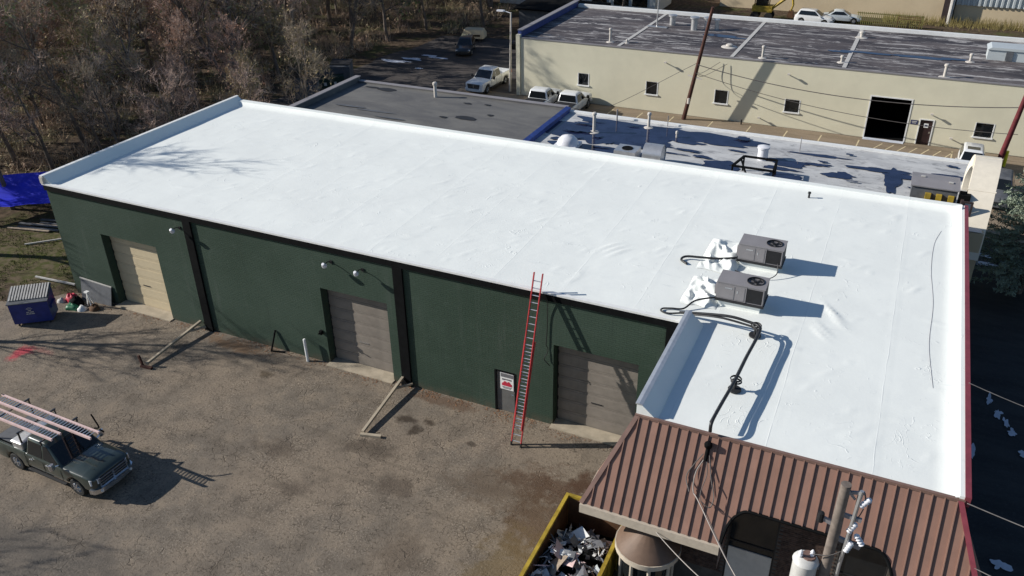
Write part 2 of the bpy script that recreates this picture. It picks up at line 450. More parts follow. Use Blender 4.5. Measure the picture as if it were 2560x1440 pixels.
M['wire_pale'] = simple('bare_aluminium_cable', (0.30, 0.27, 0.245), 0.5, var=0.2)
M['bark'] = simple('grey_brown_bark', (0.15, 0.12, 0.10), 0.95, var=0.4, scale=2)
M['bark_pale'] = simple('pale_bark', (0.26, 0.215, 0.175), 0.95, var=0.35, scale=2)
M['snow'] = simple('old_snow', (0.6, 0.63, 0.7), 0.8, var=0.12, scale=2, bump=0.3)
M['duct'] = simple('beige_duct', (0.76, 0.69, 0.57), 0.5, var=0.06)
M['line'] = simple('worn_cream_line', (0.62, 0.52, 0.33), 0.8, var=0.3, scale=6)
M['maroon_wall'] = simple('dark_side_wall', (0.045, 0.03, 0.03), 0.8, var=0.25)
M['sign_blue'] = simple('navy_sign', (0.02, 0.03, 0.1), 0.5, var=0.1)
M['sign_red'] = simple('red_print', (0.5, 0.03, 0.06), 0.5, var=0.1)
M['sign_grey'] = simple('grey_print', (0.16, 0.16, 0.17), 0.5, var=0.1)
M['corrug'] = simple('galvanised_cladding', (0.56, 0.60, 0.61), 0.45, metal=0.2, var=0.08, scale=0.6)
M['pvc'] = simple('pale_vent_pipe', (0.56, 0.52, 0.47), 0.5, var=0.1)
M['green_cloth'] = simple('green_plastic', (0.03, 0.16, 0.08), 0.5, var=0.2)
M['copper'] = simple('brown_awning_metal', (0.15, 0.095, 0.065), 0.6, var=0.15)

def mk_dark_roof():
    t = NT('dark_grey_roof')
    a = t.noise((0.22, 0.6, 1), 5, 0.65, dist=0.5); b = t.noise(3, 5, 0.7)
    c = t.mix(t.ramp(a, 0.35, 0.65), (0.11, 0.108, 0.108), (0.165, 0.16, 0.15))
    c = t.mix(t.math('MULTIPLY', t.ramp(b, 0.55, 0.75), 0.4), c, (0.21, 0.2, 0.175))
    t.bump(b, 0.25, 0.03)
    return t.out(c, 0.75, spec=0.3)
M['roof_dark'] = mk_dark_roof()
def mk_light_roof():
    t = NT('pale_grey_roof')
    a = t.noise((0.5, 0.9, 1), 5, 0.65, dist=0.6); b = t.noise((1.2, 4, 1), 5, 0.7)
    c = t.mix(t.ramp(a, 0.35, 0.65), (0.42, 0.42, 0.42), (0.55, 0.55, 0.54))
    c = t.mix(t.math('MULTIPLY', t.ramp(b, 0.58, 0.72), 0.55), c, (0.25, 0.24, 0.225))
    d2 = t.noise((0.9, 2.2, 1), 6, 0.75, dist=1.0)
    c = t.mix(t.math('MULTIPLY', t.ramp(d2, 0.53, 0.62), 0.55), c, (0.15, 0.15, 0.16))
    c = t.mix(t.math('MULTIPLY', t.ramp(d2, 0.42, 0.34), 0.6), c, (0.62, 0.62, 0.6))
    t.bump(b, 0.2, 0.03)
    return t.out(c, 0.6, spec=0.35)
M['roof_light'] = mk_light_roof()
def mk_puddle():
    t = NT('rainwater')
    c = t.mix(t.ramp(t.noise(1.2, 4, 0.6), 0.35, 0.65), (0.012, 0.016, 0.045), (0.02, 0.028, 0.07))
    t.bump(t.noise(5, 3, 0.5), 0.04, 0.01)
    return t.out(c, 0.08, spec=0.5)
M['puddle'] = mk_puddle()
def mk_frost_roof():
    t = NT('frosty_gravel_roof')
    a = t.noise((0.28, 1.5, 1), 6, 0.75, dist=0.9); b = t.noise((0.14, 0.5, 1), 4, 0.6); f = t.noise((0.8, 3.2, 1), 5, 0.75, dist=0.5)
    c = t.mix(t.ramp(b, 0.35, 0.65), (0.045, 0.04, 0.045), (0.11, 0.095, 0.095))
    c = t.mix(t.math('MULTIPLY', t.ramp(a, 0.53, 0.60), 0.85), c, (0.46, 0.44, 0.43))
    c = t.mix(t.math('MULTIPLY', t.ramp(f, 0.58, 0.68), 0.5), c, (0.5, 0.48, 0.47))
    c = t.mix(t.math('MULTIPLY', t.ramp(a, 0.42, 0.33), 0.6), c, (0.03, 0.03, 0.05))
    t.bump(f, 0.3, 0.03)
    return t.out(c, 0.7, spec=0.3)
M['roof_frost'] = mk_frost_roof()
def mk_twig(name, cols, scale=0.35):
    t = NT(name)
    oi = t.n('ShaderNodeObjectInfo')
    a = t.noise(scale, 4, 0.7)
    x = t.math('ADD', t.math('MULTIPLY', oi.outputs['Random'], 0.55), t.math('MULTIPLY', a, 0.6))
    rp = t.n('ShaderNodeValToRGB'); t.link(x, rp.inputs[0])
    el = rp.color_ramp.elements
    for i, cc in enumerate(cols):
        e = el[i] if i < 2 else el.new(0.5)
        e.color = (*cc, 1)
    for i, e in enumerate(el): e.position = 0.25 + 0.6 * i / (len(cols)-1)
    return t.out(rp.outputs[0], 0.9, spec=0.1)
M['twig'] = mk_twig('bare_twigs', [(0.37,0.265,0.235),(0.45,0.32,0.26),(0.34,0.29,0.21),(0.54,0.40,0.33)])
M['leaf_rust'] = mk_twig('dead_leaves', [(0.42,0.23,0.16),(0.50,0.29,0.20),(0.32,0.27,0.13),(0.50,0.35,0.25)], 0.8)
M['leaf_olive'] = mk_twig('olive_leaves', [(0.2,0.22,0.10),(0.27,0.27,0.14),(0.2,0.25,0.10),(0.34,0.28,0.17)], 0.8)
M['brush'] = mk_twig('undergrowth', [(0.32,0.24,0.2),(0.22,0.23,0.11),(0.42,0.27,0.19),(0.18,0.21,0.09),(0.46,0.33,0.25)], 0.22)
M['needle'] = mk_twig('spruce_needles', [(0.17,0.23,0.18),(0.25,0.31,0.24),(0.2,0.27,0.21),(0.32,0.37,0.28)], 2.0)

# ------------------------------------------------------------------ the setting
ZR = 6.675
mb = MB(); S_ = 600
mb.add([(-S_,-S_,-0.03),(S_,-S_,-0.03),(S_,S_,-0.03),(-S_,S_,-0.03)], [(0,1,2,3)])
struct('ground', mb, M['ground'])
def sheet(name, pts, z, mat):
    m = MB(); m.add([(x,y,z) for x,y in pts], [tuple(range(len(pts)))]); return struct(name, m, mat)
def wobble_edge(p0, p1, n, amp, seed):
    rng = random.Random(seed); out = []
    for i in range(n):
        t = i/n; x = p0[0]+(p1[0]-p0[0])*t; y = p0[1]+(p1[1]-p0[1])*t
        out.append((x + (rng.uniform(-amp,amp) if i else 0), y + (rng.uniform(-amp,amp) if i else 0)))
    return out
lot_pts = wobble_edge((-3.2,-2.2),(-6.5,-9),14,0.3,1) + wobble_edge((-6.5,-9),(-4,-40),6,0.5,2) + [(60,-40),(60,-7.5),(43.6,-7.5),(43.6,0.3),(-0.3,0.3)] + wobble_edge((-0.3,0.0),(-3.2,-2.2),8,0.15,3)
sheet('parking_lot', lot_pts, 0.0, M['lot'])
sheet('alley_pavement', [(43.0,-7.5),(62,-7.5),(62,40),(43.0,40)], -0.012, M['alley'])
sheet('rear_yard_pavement', wobble_edge((-14,30),(-11,62),14,0.6,5) + wobble_edge((-11,62),(5.5,64),8,0.6,6) + [(7.2,63),(7.2,40.0),(-1,30)], -0.008, M['rear_asphalt'])
strip = sheet('parking_strip', [(1.0,27.5),(62,27.5),(62,43.95),(1.0,43.95)], -0.004, M['strip'])
def pline(x, y0, y1, dx=0.0):
    m = MB(); w = 0.10
    m.add([(x-w/2,y0,0.0),(x+w/2,y0,0.0),(x+w/2+dx,y1,0.0),(x-w/2+dx,y1,0.0)], [(0,1,2,3)])
    m.build('parking_line', M['line'], strip)
for x in (16.5, 19.2, 22.0, 25.4, 28.6, 31.6, 34.3, 37.2, 44.0): pline(x, 38.5, 43.2, 0.25)
for i in range(7): pline(37.5+0.85*i, 38.8, 43.0, 1.7)
for i, (x, y, rx, ry) in enumerate(((-10.3,50.0,1.5,0.45),(-9.0,51.4,0.9,0.5),(-7.6,53.2,0.8,0.35),(-6.4,52.6,1.0,0.25),(-6.3,48.3,0.4,0.2))):
    struct('snow_patch', blob(x, y, rx, ry, 0.03+0.004*i, 40+i, n=70, rough=0.9), M['snow'])
for i, (x, y, rx, ry) in enumerate(((45.6,25.2,0.9,0.35),(46.1,24.0,0.8,0.3),(46.1,9.6,0.14,0.5),(46.4,8.7,0.2,0.35),(46.7,8.2,0.12,0.4),(46.9,7.5,0.2,0.3),(46.2,-0.9,0.35,0.3),(45.3,5.2,0.16,0.6),(47.3,6.1,0.2,0.2))):
    struct('snow_patch', blob(x, y, rx*0.8, ry*0.8, 0.01+0.004*i, 60+i, n=70, rough=1.0), M['snow'])

# ------------------------------------------------------------------ walls with openings
def wall_grid(mb, u0, u1, z0, z1, ops, pos, thick, axis='x', m=0):
    """wall along x at y=pos (front face pos, back pos+thick) or along y at x=pos; ops = (ua, ub, za, zb)"""
    us = sorted({u0, u1, *[o[0] for o in ops], *[o[1] for o in ops]}); zs = sorted({z0, z1, *[o[2] for o in ops], *[o[3] for o in ops]})
    def P(u, z, d):
        return (u, pos + d, z) if axis == 'x' else (pos + d, u, z)
    def solid(i, j):
        if i < 0 or j < 0 or i >= len(us)-1 or j >= len(zs)-1: return False
        cu = (us[i]+us[i+1])/2; cz = (zs[j]+zs[j+1])/2
        return not any(o[0] < cu < o[1] and o[2] < cz < o[3] for o in ops)
    for i in range(len(us)-1):
        for j in range(len(zs)-1):
            if not solid(i, j): continue
            a, b, c, d = us[i], us[i+1], zs[j], zs[j+1]
            mb.add([P(a,c,0),P(b,c,0),P(b,d,0),P(a,d,0)], [(0,1,2,3)], m)
            mb.add([P(a,c,thick),P(b,c,thick),P(b,d,thick),P(a,d,thick)], [(3,2,1,0)], m)
            if not solid(i-1,j): mb.add([P(a,c,0),P(a,d,0),P(a,d,thick),P(a,c,thick)], [(0,1,2,3)], m)
            if not solid(i+1,j): mb.add([P(b,c,0),P(b,c,thick),P(b,d,thick),P(b,d,0)], [(0,1,2,3)], m)
            if not solid(i,j-1): mb.add([P(a,c,0),P(a,c,thick),P(b,c,thick),P(b,c,0)], [(0,1,2,3)], m)
            if not solid(i,j+1): mb.add([P(a,d,0),P(b,d,0),P(b,d,thick),P(a,d,thick)], [(0,1,2,3)], m)

# ------------------------------------------------------------------ main warehouse
XE, XR, YB, YF = 34.1, 43.42, 14.84, -6.2
WH = thing('warehouse', 'long green painted brick warehouse with bright white flat roof and brown metal mansard front', 'warehouse', (21.7, 4.0, 0))
GD = [(2.85, 6.72, 4.32), (16.9, 20.55, 4.25), (28.68, 32.35, 4.2)]
PD = (25.92, 26.92, 2.2)
mb = MB(); wall_grid(mb, -0.4, XE, 0, ZR-0.10, [(a,b,0,h) for a,b,h in GD] + [(PD[0],PD[1],0,PD[2])], 0.0, 0.58); mb.build('front_wall', M['green'], WH)
mb = MB(); mb.box(-0.4,0.59,0,-0.1,YB-0.01,ZR-0.1); mb.build('side_wall', M['green'], WH)
mb = MB(); mb.box(-0.4,YB,0,XR,YB+0.3,ZR-0.1); mb.build('back_wall', M['green'], WH)
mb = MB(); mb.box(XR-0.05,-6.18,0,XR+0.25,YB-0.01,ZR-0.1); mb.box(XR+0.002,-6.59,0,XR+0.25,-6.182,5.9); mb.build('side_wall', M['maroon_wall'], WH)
mb = MB(); mb.box(XE,-6.28,0,XE+0.3,-0.01,ZR-0.1); mb.build('side_wall', M['green'], WH)

# roof membrane: a fine sheet with wrinkles, laps and sags
rngw = random.Random(11)
wr = []
for _ in range(420):
    x = rngw.uniform(1, 43); y = rngw.uniform(0.5, 14) if x < 34.3 or rngw.random() < 0.65 else rngw.uniform(-6, 0)
    wr.append((x, y, rngw.gauss(0.75, 0.35), rngw.uniform(0.12, 0.5), rngw.uniform(0.05, 0.07), rngw.uniform(0.008, 0.03)))
for x, y in ((29.6,4.6),(29.9,4.4),(29.3,4.8),(38.9,3.0),(39.1,2.7),(38.8,1.5),(38.7,1.2),(39.2,2.3)):
    wr.append((x, y, 2.2 if x > 38 else 1.0, 0.6, 0.06, 0.05))
cells = {}
for w in wr:
    for ix in range(int(w[0])-2, int(w[0])+3):
        for iy in range(int(math.floor(w[1]))-2, int(math.floor(w[1]))+3):
            cells.setdefault((ix,iy), []).append(w)
def roof_z(x, y):
    z = 0.018 * mnoise.noise((x*0.22, y*0.3, 1.3)) + 0.006 * mnoise.noise((x*1.1, y*1.4, 5.1))
    sx = (x + 0.04*mnoise.noise((y*0.6, 0, 0))) % 3.05
    z += 0.006 * math.exp(-((sx-1.5)/0.05)**2)
    for (wx_, wy_, a, L, wd, h) in cells.get((int(x), int(math.floor(y))), ()):
        dx, dy = x-wx_, y-wy_
        u = dx*math.cos(a)+dy*math.sin(a); v = -dx*math.sin(a)+dy*math.cos(a) + 0.1*u*u
        e = (u/L)**2 + (v/wd)**2
        if e < 6: z += h*math.exp(-e)
    # folded-up membrane along the kerbs
    z += 0.20*max(0, 1-(YB-y)/0.38)**1.5 if y > 0 else 0
    z += 0.15*max(0, 1-(XR-x)/0.6)**1.5
    return ZR + z
mb = MB(); st = 0.125
def roof_patch(x0, x1, y0, y1):
    nx = int(round((x1-x0)/st)); ny = int(round((y1-y0)/st))
    vs = [(x0+(x1-x0)*i/nx, y0+(y1-y0)*j/ny, roof_z(x0+(x1-x0)*i/nx, y0+(y1-y0)*j/ny)) for j in range(ny+1) for i in range(nx+1)]
    mb.add(vs, [(j*(nx+1)+i, j*(nx+1)+i+1, (j+1)*(nx+1)+i+1, (j+1)*(nx+1)+i) for j in range(ny) for i in range(nx)])
roof_patch(-0.24, XR-0.02, -0.03, YB)
roof_patch(XE+0.28, XR-0.02, YF, -0.03)
mb.build('roof_membrane', M['membrane'], WH, smooth=60)
# eave edge on the green wall
mb = MB(); mb.box(-0.47,-0.13,ZR-0.05,XE,0.06,ZR+0.035); mb.build('roof_edge', M['white_paint'], WH)
mb = MB(); mb.box(-0.43,-0.10,ZR-0.36,XE-0.01,-0.002,ZR-0.052); mb.build('fascia', M['black'], WH)
# kerbs and copings
mb = MB(); mb.prism([(-0.46,ZR-0.1),(0.22,ZR-0.1),(0.22,ZR+0.02),(-0.30,ZR+0.42),(-0.46,ZR+0.42)], -0.02, YB+0.34, axis='y'); mb.build('parapet', M['membrane'], WH)
mb = MB(); mb.box(-0.49,-0.10,ZR+0.422,-0.285,YB+0.38,ZR+0.455); mb.build('coping', M['white_paint'], WH)
mb = MB(); mb.box(-0.48,-0.16,ZR+0.04,-0.26,-0.022,ZR+0.40); mb.build('parapet_end', M['pvc'], WH)
mb = MB(); mb.box(-0.235,YB-0.01,ZR-0.1,XR-0.03,YB+0.33,ZR+0.24); mb.build('parapet', M['membrane'], WH)
mb = MB(); mb.box(XR-0.03,-6.2,ZR-0.1,XR+0.10,YB+0.33,ZR+0.19); mb.build('parapet', M['membrane'], WH)
mb = MB(); mb.box(XR+0.102,-6.22,ZR-0.12,XR+0.26,YB+0.36,ZR+0.21); mb.build('coping', M['maroon'], WH)
mb = MB(); mb.prism([(XE-0.06,ZR-0.1),(XE+0.62,ZR-0.1),(XE+0.62,ZR+0.02),(XE+0.10,ZR+0.47),(XE-0.06,ZR+0.47)], -6.18, -0.02, axis='y'); mb.build('parapet', M['membrane'], WH)
mb = MB()
mb.prism([(XE-0.10,ZR+0.473),(XE+0.14,ZR+0.473),(XE+0.14,ZR+0.49),(XE+0.02,ZR+0.52),(XE-0.10,ZR+0.51)], -6.2, 0.02, axis='y'); mb.build('coping', M['silver'], WH)
# black columns
for xa in (9.08, 21.08, 33.35):
    mb = MB(); mb.box(xa,-0.11,0.0,xa+0.48,-0.003,ZR-0.365); mb.box(xa-0.05,-0.15,0,xa+0.53,-0.112,0.25); mb.build('column', M['black'], WH)
# overhead doors made of sections
for k, (a, b, h) in enumerate(GD):
    mt = M['door_beige'] if k == 0 else M['door_grey']
    n = 7; sh = h/n
    mbp = MB(); w = b-a
    mbp.box(0,0,0.008,w,0.045,sh-0.008)
    mbp.box(0.05,-0.012,0.10,w-0.05,-0.001,sh-0.10)
    mbf = MB(); mbf.box(a,0.465,0,a+0.07,0.57,h); mbf.box(b-0.07,0.465,0,b,0.57,h); mbf.box(a+0.07,0.465,h-0.07,b-0.07,0.57,h)
    gd = mbf.build('garage_door', M['black_metal'], WH)
    tag(gd, ('beige overhead door left of the first black column', 'grey brown overhead door between the two black columns', 'grey brown overhead door behind the leaning red ladder')[k])
    first = None
    for i in range(n):
        if first is None:
            mbw = MB(); mbw.v = [(x+a, y+0.475, z) for x,y,z in mbp.v]; mbw.f = mbp.f; mbw.mi = mbp.mi
            first = mbw.build('door_panel', mt, gd)
        else:
            piece(first, gd, (0,0,i*sh))
    mh = MB(); mh.box((a+b)/2-0.25,0.44,1.35,(a+b)/2+0.25,0.456,1.40)
    mh.build('handle', M['chrome'] if k == 1 else M['plastic'], gd)
    ms = MB(); ms.box(a-0.05,-0.28,0.0,b+0.05,0.46,0.05); ms.build('door_sill', M['concrete'], WH)
# personnel door
mb = MB(); mb.box(PD[0]+0.06,0.05,0.02,PD[1]-0.06,0.10,PD[2]-0.06); dr = mb.build('door', M['door_steel'], WH)
mb = MB(); mb.box(PD[0]-0.02,-0.03,0,PD[0]+0.058,0.12,PD[2]); mb.box(PD[1]-0.058,-0.012,0,PD[1]+0.02,0.12,PD[2]); mb.box(PD[0]+0.058,-0.012,PD[2]-0.058,PD[1]-0.058,0.12,PD[2]+0.02); mb.build('door_frame', M['black'], dr)
mb = MB(); mb.box(26.16,0.02,1.22,26.80,0.04,2.10); sg = mb.build('door_sign', M['white_paint'], dr)
mb = MB(); mb.box(26.19,0.012,1.88,26.77,0.019,2.07); mb.build('sign_header', M['sign_grey'], dr)
mb = MB()
mb.prism([(26.24,1.42),(26.72,1.42),(26.72,1.54),(26.66,1.58),(26.60,1.66),(26.52,1.66),(26.50,1.60),(26.47,1.60),(26.44,1.66),(26.36,1.66),(26.30,1.58),(26.24,1.54)], 0.012, 0.019, axis='y')
mb.build('sign_emblem', M['sign_red'], dr)
mb = MB()
for i, (x0, x1) in enumerate(((26.25,26.38),(26.40,26.56),(26.58,26.70))): mb.box(x0,0.012,1.72+0.02*i%0.03,x1,0.019,1.80)
for (x0, x1, z) in ((26.26,26.70,1.34),(26.30,26.66,1.28)): mb.box(x0,0.012,z,x1,0.019,z+0.035)
mb.build('sign_print', M['sign_grey'], dr)
mb = MB(); mb.tube([(26.82,0.045,1.05),(26.82,-0.03,1.05),(26.72,-0.03,1.05)],0.015); mb.build('door_handle', M['chrome'], dr)

# mansard
ST, SLOP = 0.615, 0.66
OX0, OX1 = 37.40, 42.25
def mpt(x, s, out=0.0):
    # unit normal of slope (pointing out and up)
    ny, nz = -2.7/3.19, 1.7/3.19
    return (x, YF - 1.7*s + ny*out, 6.72 - 2.72*s + nz*out)
def s_min(x):
    if x < XE: return (XE-x)/1.2
    if x > XR+0.02: return (x-XR-0.02)/1.2
    return 0.0
def s_max(x):
    if OX0 < x < OX1:
        d = min(x-OX0, OX1-x)
        if d >= SLOP: return ST
        t = (SLOP-d)/SLOP
        return ST + (1-ST)*(1-math.sqrt(max(0, 1-t*t)))
    return 1.0
mb = MB()
MX0, MX1 = XE-1.2, XR+1.22
mb.box(XE-0.08,YF-0.06,ZR+0.005,XR+0.13,YF+0.04,ZR+0.10)
MAN = mb.build('mansard_roof', M['mansard_trim'], WH)
pitch = 0.324
npan = int(math.ceil((MX1-MX0)/pitch)); pitch = (MX1-MX0)/npan
for i in range(npan):
    xa, xb = MX0+i*pitch, MX0+(i+1)*pitch
    xs = sorted({xa, xb, *[xa+(xb-xa)*k/5 for k in range(1,5)], *[q for q in (OX0,OX1,XE,XR+0.02) if xa < q < xb]})
    m = MB(); top = []; bot = []
    for x in xs:
        top.append((x, s_min(x))); e = x
        if x == OX0: e = x-1e-4
        bot.append((x, max(s_max(e), s_min(x)+0.001)))
    n = len(xs)
    vs = [mpt(x,s) for x,s in top] + [mpt(x,s) for x,s in bot] + [mpt(x,s,-0.03) for x,s in top] + [mpt(x,s,-0.03) for x,s in bot]
    fs = []
    for k in range(n-1):
        fs.append((k, n+k, n+k+1, k+1)); fs.append((2*n+k, 2*n+k+1, 3*n+k+1, 3*n+k)); fs.append((n+k, 3*n+k, 3*n+k+1, n+k+1))
    m.add(vs, fs); m.build('panel', M['mansard'] if (i*7)%5 else M['mansard2'], MAN)
    if i:
        x = xa; a, b = s_min(x)+0.01, s_max(x)
        if b-a > 0.03:
            m = MB(); m.bar(mpt(x,a,0.026), mpt(x,b,0.026), 0.03, 0.06, upv=(0,-2.7/3.19,1.7/3.19)); m.build('rib', M['mansard'], MAN)
for sgn, (xt, xb_) in ((-1,(XE,MX0)),(1,(XR+0.02,MX1))):
    m = MB(); m.bar(mpt(xt,0.0,0.03), mpt(xb_,1.0,0.03), 0.14, 0.06, upv=(0,-0.85,0.53)); m.build('hip_cap', M['mansard_trim'] if sgn < 0 else M['maroon'], MAN)
    # short return around the corner
    P0 = mpt(xt,0); P1 = mpt(xb_,1.0)
    m = MB(); q = 0.01*sgn
    m.add([(P0[0]+q,P0[1],P0[2]-0.02),(P1[0]+q,P1[1],P1[2]),(P1[0]+q,YF+0.02,P1[2]),(P0[0]+q,YF+0.02,P0[2]-0.02)], [(0,1,2,3)] if sgn < 0 else [(3,2,1,0)])
    m.add([(P0[0],YF+0.02,P0[2]-0.02),(P1[0],YF+0.02,P1[2]),(P0[0],YF+0.02,P1[2])], [(0,1,2)])
    m.build('return_panel', M['mansard'], MAN)
for bx in ((MX0-0.03, YF-1.80, 3.66, OX0, YF-1.70, 3.995),(OX1, YF-1.80, 3.66, MX1+0.03, YF-1.70, 3.995),(MX0-0.03, YF-1.698, 3.66, MX0+0.05, YF, 3.995)):
    mb = MB(); mb.box(*bx); mb.build('fascia', M['cream'], WH)
for xa, xb in ((MX0+0.06, OX0),(OX1, MX1)): mb = MB(); mb.box(xa, YF-1.695, 3.70, xb, YF-0.02 if xb < XE else -6.62, 3.74); mb.build('soffit', M['mansard_trim'], WH)
# arch reveal and edge trim
xs = [OX0 + (OX1-OX0)*i/60 for i in range(61)]
m = MB(); vs = []
for x in xs:
    s = s_max(x) if OX0 < x < OX1 else 1.0
    p = mpt(x, s, 0.02); vs += [p, (x, -6.61, p[2])]
vs = [(OX0, mpt(0,1)[1]-0.05, 3.0), (OX0,-6.61,3.0)] + vs + [(OX1, mpt(0,1)[1]-0.05, 3.0),(OX1,-6.61,3.0)]
m.add(vs, [(2*i, 2*i+1, 2*i+3, 2*i+2) for i in range(len(vs)//2-1)])
m.build('arch_reveal', M['mansard_trim'], WH)
m = MB(); m.tube([mpt(x, (s_max(x) if OX0 < x < OX1 else 1.0), 0.03) for x in xs], 0.05, 6); m.build('arch_trim', M['black'], WH)
# brick front under the mansard, real courses joined as one part
WIN = [(37.46, 38.95, 0.9, 4.75), (40.75, 42.15, 0.9, 4.6)]
mb = MB(); wall_grid(mb, XE, XR, 0, 5.9, [(a,b,c,d) for a,b,c,d in WIN], -6.60, 0.25); mb.build('brick_backing', M['mortar'], WH)
mb = MB(); rng = random.Random(4)
row = 0; z = 0.02
while z < 5.3:
    x = XE + (0.11 if row % 2 else 0.0)
    while x < XR-0.22:
        if not any(a-0.21 < x < b and c-0.07 < z < d for a,b,c,d in WIN) and (z > 1.5) and (x > 35.8):
            dpt = rng.uniform(0.008, 0.02); mb.box(x+0.006,-6.602-dpt,z+0.005,x+0.21,-6.602,z+0.07)
        x += 0.216
    z += 0.078; row += 1
tag(mb.build('brick_courses', M['brick'], WH), kind='stuff')
for a, b, c, d in WIN:
    m = MB(); m.box(a+0.04,-6.52,c,b-0.04,-6.50,d); wn_ = m.build('window', M['glass'], WH)
    m = MB(); m.box(a,-6.55,c,a+0.05,-6.45,d); m.box(b-0.05,-6.55,c,b,-6.45,d); m.box(a+0.05,-6.55,d-0.05,b-0.05,-6.45,d); m.box(a+0.05,-6.55,3.0,b-0.05,-6.45,3.06); m.build('frame', M['black_metal'], wn_)
    if a < 39:
        m = MB(); m.box(a+0.06,-6.56,c,b-0.06,-6.525,2.75); m.build('spandrel_panel', M['pvc'], wn_)
# service head on the mansard with looping cables
m = MB(); c0 = Vector(mpt(36.45, 0.10, 0.12))
m.M = Matrix.Translation(c0) @ Matrix.Rotation(rad(40),4,'X'); m.lathe([(0.0,0.20),(0.08,0.18),(0.12,0.06),(0.13,-0.06),(0.09,-0.2),(0.0,-0.22)], (0,0,0), 10); m.M = None
m.cyl(tuple(c0+Vector((0,0.02,-0.1))), mpt(36.45,0.26,0.03), 0.045, n=8)
m.cyl(mpt(36.45,0.26,0.03), mpt(36.45,0.12,0.02), 0.07, n=8)
wh = m.build('service_head', M['black'], WH, smooth=50)

# ------------------------------------------------------------------ round entrance bay
AW = thing('entrance_bay', 'round entrance bay with brown cone roof below the mansard beside the yellow skip', 'entrance', (35.1,-7.45,0))
m = MB(); m.lathe([(1.06,2.72),(1.03,2.80),(0.0,3.52)], (35.1,-7.45,0), 20); m.build('cone_roof', M['copper'], AW, smooth=40)
m = MB(); m.lathe([(1.0,2.55),(1.08,2.55),(1.08,2.74),(1.0,2.74)], (35.1,-7.45,0), 28); m.build('rim', M['cream'], AW, smooth=40)
for a in (-160,-110,-70,-20,20,160):
    x, y = 35.1+0.85*math.cos(rad(a)), -7.45+0.85*math.sin(rad(a))
    m = MB(); m.cyl((x,y,0),(x,y,2.55),0.06,n=8); m.build('post', M['cream'], AW)
m = MB(); m.lathe([(0.80,0.05),(0.80,2.5)], (35.1,-7.45,0), 20); m.build('glazing', M['glass'], AW)

